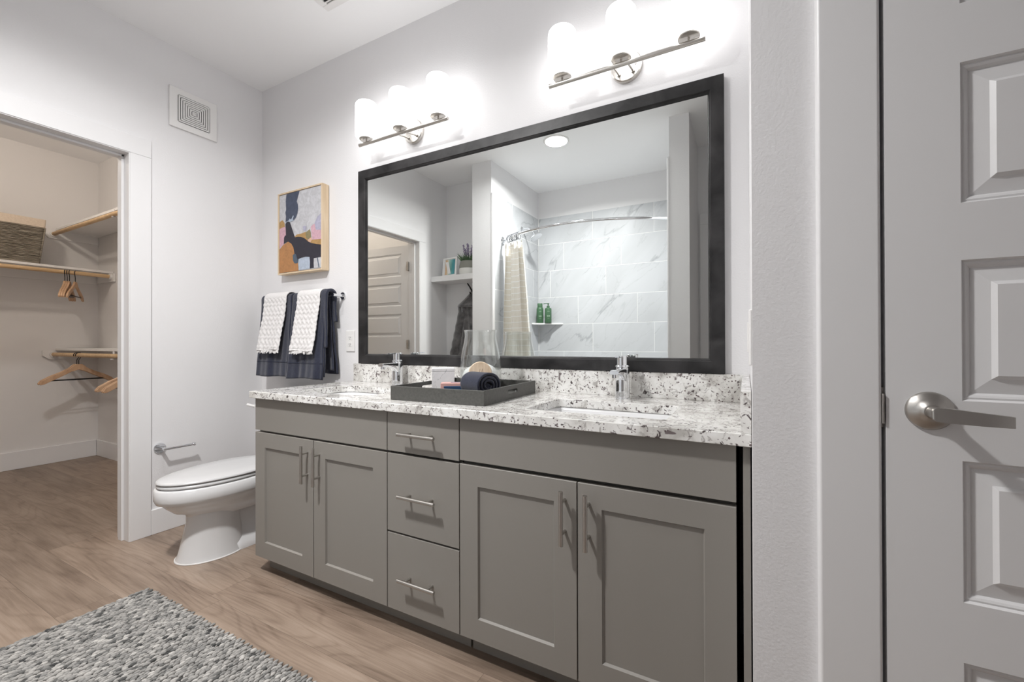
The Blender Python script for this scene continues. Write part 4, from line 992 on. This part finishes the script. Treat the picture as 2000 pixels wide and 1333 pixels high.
hl = ['wooden hanger on the back rod, leftmost of the four', 'wooden hanger on the back rod, second from the left', 'wooden hanger on the back rod, third from the left', 'wooden hanger on the back rod, standing apart on the right']
ys = [(-0.358, -24), (-0.344, -24.3), (-0.330, -24.6), (-0.294, -29)]
h0 = make_hanger(hl[0], 'wooden hangers on the back rod')
for i, (y, an) in enumerate(ys):
    h = h0 if i == 0 else copy_tree(h0); h['label'] = hl[i]; h['group'] = 'wooden hangers on the back rod'
    h.location = (-2.164, y, 1.648-0.0015); h.rotation_euler = (0, 0, math.radians(an))
hl2 = ['wooden hanger on the lower rod, back one of the left pair', 'wooden hanger on the lower rod, front one of the left pair', 'wooden hanger on the lower rod, leftmost of those cut by the door frame', 'wooden hanger on the lower rod, second of those cut by the door frame', 'wooden hanger on the lower rod, third of those cut by the door frame', 'wooden hanger on the lower rod, lowest of those cut by the door frame']
for (x, an), lb in zip([(-1.965, 90), (-1.925, 91), (-0.900, 89), (-0.880, 90), (-0.800, 90), (-0.778, 91)], hl2):
    h = copy_tree(h0); h['label'] = lb; h['group'] = 'wooden hangers on the lower rod'
    h.location = (x, -0.342, 0.953-0.0015); h.rotation_euler = (0, 0, math.radians(an))

# basket on the shelf
t = thing('storage_basket', 'grey woven basket with a cream fabric band on the closet shelf', 'basket', (-2.33, -0.78, 1.697))
def bas(i0, z): 
    e = i0; return [(x, y, z) for x, y in rr(-2.425-e, -2.205+e, -1.03-e*1.5, -0.497+e, 0.015, 3)]
zb0 = 1.6985
q = MB(); loft(q, [bas(0, zb0), bas(.0, zb0+.002), bas(.028, zb0+.305), bas(.020, zb0+.305), bas(-.008, zb0+.01)], True, True); q.build('weave', WICKER, t)
q = MB(); loft(q, [bas(.0275, zb0+.296), bas(.0305, zb0+.298), bas(.0335, zb0+.362), bas(.0185, zb0+.362), bas(.016, zb0+.25)], False, False); q.build('liner_band', LINER, t)
q = MB()
for e, z in ((0.002, zb0+.008), (.0295, zb0+.290)):
    q.tube(bas(e, z), 0.005, 8, closed=True)
for u in ((-2.2030, -.4985), (-2.2030, -.765), (-2.203, -1.031)):
    q.tube([(u[0], u[1], zb0+.006), (u[0]+.028, u[1]+(.028 if u[1] > -.6 else 0), zb0+.295)], 0.005, 8)
q.build('cane_frame', WICKER, t, smooth=True)
# strands of the weave, geometry on the visible side
q = MB(); rnd = random.Random(2)
for k in range(26):
    z = zb0+.014+k*.0105; ex = (z-zb0)/.305*.028; pts = []
    for j in range(40):
        y = -1.025+j*(0.53/39)+0; pts.append((-2.2035+ex+0.0022*math.sin(j*1.9+(k % 2)*PI), y+ex*0.6*(1 if y > -.7 else 0), z+rnd.uniform(-.0012, .0012)))
    q.tube(pts, 0.0042, 5)
q.build('strands', WICKER, t, smooth=True)

# ================================================================ NOOK
t = thing('floating_shelf', 'thick white floating shelf in the nook, reflected in the mirror', 'shelf', (0.285, -1.93, 1.672))
MB().box(0.0005, 0.5745, -2.0595, -1.797, 1.674, 1.728).build('board', TRIM, t, bevel=0.002)
NZ = 1.7285
# photo frame on the shelf
Mp = T(0.173, -1.885, NZ) @ RZ(PI) @ RZ(math.radians(8)) @ RX(math.radians(-6))
t = thing('photo_frame', 'white frame with a beach photo on the nook shelf', 'picture frame', (0.173, -1.885, NZ))
fw, fh = 0.098, 0.198
q = MB().box(-fw, fw, -.014, 0, .0, .014).box(-fw, fw, -.014, 0, fh-.014, fh).box(-fw, -fw+.014, -.014, 0, .014, fh-.014).box(fw-.014, fw, -.014, 0, .014, fh-.014)
q.v = [Mp @ p for p in q.v]; q.build('frame', PLASTIC, t, bevel=0.001)
q = MB().box(-fw+.014, fw-.014, -.008, -.003, .014, fh-.014); q.v = [Mp @ p for p in q.v]; q.build('mat_board', WHITET, t)
me = bpy.data.meshes.new('photo'); me.from_pydata([(-.073, 0, -.078), (.063, 0, -.078), (.063, 0, .078), (-.073, 0, .078)], [], [(0, 1, 2, 3)]); me.materials.append(BEACH)
o = bpy.data.objects.new('photo', me); COL.objects.link(o); o.parent = t; o.matrix_local = Matrix.Translation(-Vector(t.location)) @ Mp @ T(0, -.0100, fh/2) @ RZ(0)
q = MB().box(-.02, .02, 0, .003, 0, .15, M=Mp @ T(0, .0, .0) @ T(0, .0005, 0) @ RX(math.radians(20))); q.build('easel_back', PLASTIC, t)
# potted lavender
t = thing('potted_lavender', 'lavender plant in a two-tone pot on the nook shelf', 'potted plant', (0.385, -1.925, NZ))
PXc, PYc = 0.388, -1.925
MB().lathe([(0.078, NZ), (0.094, NZ+.004), (0.101, NZ+.03), (0.100, NZ+.068)], c=(PXc, PYc, 0), seg=40).build('pot_base', POTW, t, smooth=True, auto=50)
MB().lathe([(0.1005, NZ+.068), (0.099, NZ+.10), (0.088, NZ+.142), (0.084, NZ+.142), (0.084, NZ+.12), (0, NZ+.12)], c=(PXc, PYc, 0), seg=40, cap=False).build('pot_rim', POTG, t, smooth=True, auto=50)
rnd = random.Random(8); lf = MB(); fl = MB()
for i in range(150):
    an = rnd.uniform(0, 2*PI); r = 0.07*math.sqrt(rnd.random()); lean = r/0.07*0.55+rnd.uniform(-.1, .15); ln = rnd.uniform(.06, .12)
    x, y = PXc+r*math.cos(an), PYc+r*math.sin(an); d = Vector((math.cos(an)*lean, math.sin(an)*lean, 1)).normalized()
    sd = d.cross(Vector((math.sin(an+1), math.cos(an), .2))).normalized()*0.0035; p0 = Vector((x, y, NZ+.118)); pm = p0+d*ln*.6+Vector((0, 0, 0)); p1 = p0+d*ln+Vector((math.cos(an), math.sin(an), 0))*.012
    lf.add([p0-sd*.6, p0+sd*.6, pm+sd, p1, pm-sd], [(0, 1, 2, 4), (4, 2, 3)])
lf.build('foliage', LEAF, t, solid=0.0012)
st_ = [(-.075, .0, .14, -.95), (-.055, .02, .19, -.35), (-.03, -.02, .175, -.15), (-.01, .03, .205, .0), (.02, -.01, .21, .12), (.045, .02, .20, .2), (.06, -.02, .17, .4), (.0, -.03, .18, .05), (-.04, .0, .165, -.3)]
for dx_, dy_, hh, ln in st_:
    p0 = Vector((PXc-dx_*.5, PYc+dy_, NZ+.12)); p1 = Vector((PXc-dx_-ln*0.02, PYc+dy_*1.5, NZ+.12+hh*.95)); fl.tube([p0, p1], 0.0012, 5)
    for k in range(16):
        f = 0.45+0.55*k/15; p = p0.lerp(p1, f); an = k*2.4; rr_ = 0.0085*(1-abs(f-.7)*1.4)
        c_ = p+Vector((math.cos(an), math.sin(an), 0))*rr_
        fl.lathe([(0.0005, -.008), (0.0055, -.001), (0.0045, .006), (0.0005, .010)], c=c_, seg=6)
fl.build('flower_spikes', LAV, t, smooth=True)
# robe hook and robe
t = thing('robe_hook', 'black metal robe hook on the nook wall', 'hook', (0.335, -2.06, 1.60))
MB().lathe([(0.018, 0), (0.018, 0.005), (0.015, 0.007)], M=T(0.342, -2.06, 1.585) @ RX(-PI/2), seg=24).tube([(0.342, -2.055, 1.585), (0.340, -2.035, 1.60), (0.328, -2.018, 1.635), (0.312, -2.005, 1.665)], [0.008, 0.008, 0.0075, 0.0065], 12).tube([(0.342, -2.055, 1.575), (0.343, -2.030, 1.555), (0.343, -2.012, 1.560), (0.343, -2.005, 1.575)], 0.0065, 12).build('hook', DKMET, t, smooth=True)
t = thing('bathrobe', 'dark grey hooded plush bathrobe hanging from the black hook', 'bathrobe', (0.345, -2.0, 0.45))
def lerp_tab(tab, z):
    z = min(z, tab[0][0])
    for (z0, a0), (z1, a1) in zip(tab, tab[1:]):
        if z0 >= z >= z1:
            f = (z0-z)/(z0-z1); return a0+(a1-a0)*f
    return tab[-1][1]
ltab = [(1.56, 0.325), (1.50, .27), (1.44, 0.205), (1.42, 0.200), (1.30, .208), (1.20, .215), (1.05, 0.185), (0.9, 0.17), (0.45, 0.15)]
rtab = [(1.56, 0.362), (1.50, .42), (1.44, 0.480), (1.30, .485), (1.20, .49), (0.9, 0.515), (0.45, 0.53)]
dtab = [(1.56, 0.02), (1.50, .045), (1.44, 0.075), (1.30, .065), (1.0, 0.07), (.45, .08)]
def robef(u, v):
    z = 1.455-v*(1.455-0.45); xl, xr, dd = lerp_tab(ltab, z), lerp_tab(rtab, z), lerp_tab(dtab, z)
    an = 2*PI*u; fold = 1+0.34*math.sin(an*7+v*1.5)*(0.35+v)+0.14*math.sin(an*13-v*3)
    return ((xl+xr)/2-(xr-xl)/2*math.cos(an)*(1+0.02*math.sin(an*7)), -2.045+dd*0.55+dd*0.5*math.sin(an)*fold, z)
q = MB().grid(robef, 120, 40, wrap=True); q.build('body', ROBE, t, smooth=True)
def hoodf(u, v):
    z = 1.562-v*(1.562-1.425); xl, xr, dd = lerp_tab(ltab, z), lerp_tab(rtab, z), lerp_tab(dtab, z)
    an = 2*PI*u; cx_ = (xl+xr)/2; hw = (xr-xl)/2*(1.06 if v > .1 else 1)
    return (cx_-hw*math.cos(an), -2.045+dd*0.55+(dd*0.62+.004)*math.sin(an)*(1+0.08*math.sin(an*5+v*4)), z+0.02*math.sin(an)*v*-0.4)
q = MB().grid(hoodf, 64, 18, wrap=True); q.build('hood', ROBE, t, smooth=True, solid=0.006)
pts = [hoodf(i/64, 1.0) for i in range(64)]
MB().tube([(p[0], p[1], p[2]) for p in pts], 0.0035, 6, closed=True).build('hood_piping', m_cloth('piping_grey', (0.22, 0.21, 0.21), (0.28, 0.27, 0.27), 200, .2, .001), t, smooth=True)
def sl(u, v):
    s = v; cx_ = 0.262-0.125*s; z = 1.36-0.56*s; an = 2*PI*u; r = 0.045+0.012*s
    r *= 1+0.10*math.sin(s*38+2*an)*(0.2+s)
    return (cx_+r*1.0*math.cos(an), -1.975+r*0.62*math.sin(an), z)
q = MB().grid(sl, 28, 44, wrap=True); q.build('sleeve', ROBE, t, smooth=True)

# ================================================================ SHOWER FITTINGS
RZ_ = 2.035
def rodpt(s):
    x = 0.800+s*(2.345-0.800); y = -1.885+0.265*math.sin(PI*s)**0.8 if 0 < s < 1 else -1.885
    return Vector((x, -1.895+0.27*(1-(2*s-1)**2), RZ_-0.004*s))
t = thing('curtain_rod', 'curved chrome shower curtain rod, seen in the mirror', 'curtain rod', (1.57, -1.8, RZ_))
MB().tube([rodpt(i/40) for i in range(41)], 0.0125, 16).build('rod', CHROME, t, smooth=True)
for x, s, sy in ((0.799, 1, -1), (2.346, -1, -1)):
    MB().lathe([(0.036, 0), (0.036, 0.004), (0.028, 0.012), (0.016, 0.018), (0.016, 0.03)], M=T(x, -1.895, RZ_) @ RY(PI/2*s), seg=32).build('flange', CHROME, t, smooth=True, auto=40)
# curtain: gathered pleats
t = thing('shower_curtain', 'beige shower curtain with thin white stripes gathered at the left of the bath', 'shower curtain', (1.0, -1.84, 0.3))
def curt(u, v):
    z = RZ_-0.062-v*1.49; wd = 0.235+0.125*min(1, v*1.8)**0.7+0.03*v; x0 = 0.858-0.030*min(1, v*2)
    uu = u+0.05*math.sin(u*6.3+0.4)+0.012*math.sin(v*4+u*9)
    s = (x0+wd*u-0.80)/1.545; base_ = rodpt(max(0, min(1, s))); am = (0.030+0.020*min(1, v*2))*(0.75+0.35*math.sin(u*7+1))
    k_ = max(0.0, 1-v*9)
    y = base_.y-0.014+am*math.sin(uu*2*PI*3.3+0.5)+0.010*math.sin(uu*2*PI*7.1+v*1.2)*(0.5+0.5*v)+0.012*k_*math.sin(u*2*PI*8)
    return (x0+wd*u+0.016*math.cos(uu*2*PI*3.3), y, z+0.007*math.sin(u*PI*16)*k_)
MB().grid(curt, 220, 90).build('panel', CURT, t, smooth=True, solid=0.0015)
rl = 'dark chrome curtain ring bunched at the left end of the shower rod'
r0 = None
for k in range(9):
    s = 0.062+k*0.0125; p = rodpt(s)
    if r0 is None:
        pts = [(0, 0.021*math.cos(2*PI*i/20), -0.014+0.033*math.sin(2*PI*i/20)) for i in range(20)]
        mb = MB().tube(pts, 0.0022, 8, closed=True); me = bpy.data.meshes.new('curtain_ring'); me.from_pydata([tuple(v) for v in mb.v], [], mb.f); me.materials.append(BLACKC)
        me.polygons.foreach_set('use_smooth', [True]*len(me.polygons)); o = bpy.data.objects.new('curtain_ring', me); COL.objects.link(o); r0 = o
    else: o = r0.copy(); COL.objects.link(o)
    o.location = p; o.rotation_euler = (0.1*math.sin(k*2.1), 0, math.radians(18+14*math.sin(k*1.7))); tag(o, rl, 'curtain ring', 'curtain rings on the shower rod')
# shower head
t = thing('shower', 'chrome shower head on a curved arm above the curtain', 'shower head', (0.9, -2.3, 2.15))
MB().lathe([(0.030, 0), (0.030, 0.003), (0.018, 0.012), (0.011, 0.014)], M=T(0.799, -2.30, 2.232) @ RY(PI/2), seg=32).tube([(0.80, -2.30, 2.232), (0.84, -2.30, 2.240), (0.88, -2.30, 2.236), (0.915, -2.30, 2.215), (0.935, -2.30, 2.190)], 0.0095, 14).build('arm', CHROME, t, smooth=True, auto=50)
Mh = T(0.940, -2.30, 2.180) @ RY(math.radians(150))
MB().lathe([(0.013, -0.005), (0.016, 0.0), (0.018, 0.018), (0.030, 0.032), (0.062, 0.044), (0.066, 0.050), (0.066, 0.056), (0.060, 0.060), (0, 0.060)], M=Mh, seg=36, cap=False).build('head', CHROME, t, smooth=True, auto=50)
# corner shelf and bottles
pts = [(0.7985, -2.7115)]+[(0.7985+0.300*math.cos(0), -2.7115)]
cpt = [(0.7985, -2.7115), (1.098, -2.7115), (1.085, -2.700), (0.812, -2.520), (0.7985, -2.530)]
tag(MB().prism(cpt, 1.243, 1.2575, 'z').build('corner_shelf', GROUT, bevel=0.002), 'white triangular corner shelf in the tiled shower', 'shelf')
def bottle(label, x, y, pump):
    t = thing('shampoo_bottle', label, 'bottle', (x, y, 1.258)); z = 1.2583
    MB().lathe([(0.034, z), (0.0365, z+.003), (0.0365, z+.150), (0.034, z+.160), (0.016, z+.168)] if pump else [(0.036, z), (0.0385, z+.003), (0.0375, z+.155), (0.034, z+.170), (0.028, z+.174)], c=(x, y, 0), seg=32).build('bottle', GREEN, t, smooth=True, auto=50)
    if pump: MB().lathe([(0.016, z+.168), (0.016, z+.186), (0.006, z+.188), (0.006, z+.208), (0.012, z+.209), (0.012, z+.217)], c=(x, y, 0), seg=20).tube([(x, y, z+.213), (x-0.045, y+.012, z+.213), (x-.050, y+.013, z+.208)], 0.0045, 10).build('pump', GREEN, t, smooth=True, auto=50)
    else: MB().lathe([(0.0285, z+.175), (0.0285, z+.215), (0.027, z+.218)], c=(x, y, 0), seg=28).build('cap', GREEN, t, smooth=True, auto=50)
    q = MB()   # faint printed lines on the label
    an = math.radians(62)
    for zz, hw, hh in ((z+.125, .30, .0035), (z+.078, .42, .0045), (z+.070, .36, .003), (z+.050, .25, .002)):
        for i in range(8):
            if (i % 3) == 2: continue
            a0 = an+hw*(-1+2*i/8); a1 = an+hw*(-1+2*(i+.8)/8); R = 0.0388
            q.add([(x+R*math.cos(a_), y+R*math.sin(a_), z_) for a_, z_ in ((a0, zz-hh), (a1, zz-hh), (a1, zz+hh), (a0, zz+hh))], [(0, 1, 2, 3)])
    q.build('label_print', mat('pale_print' if pump else 'pale_print_b', (0.32, 0.42, 0.32), .5), t)
bottle('green bottle with a plain cap on the corner shelf, next to the curtain', 0.868, -2.600, False)
bottle('green pump bottle on the corner shelf', 0.962, -2.610, True)
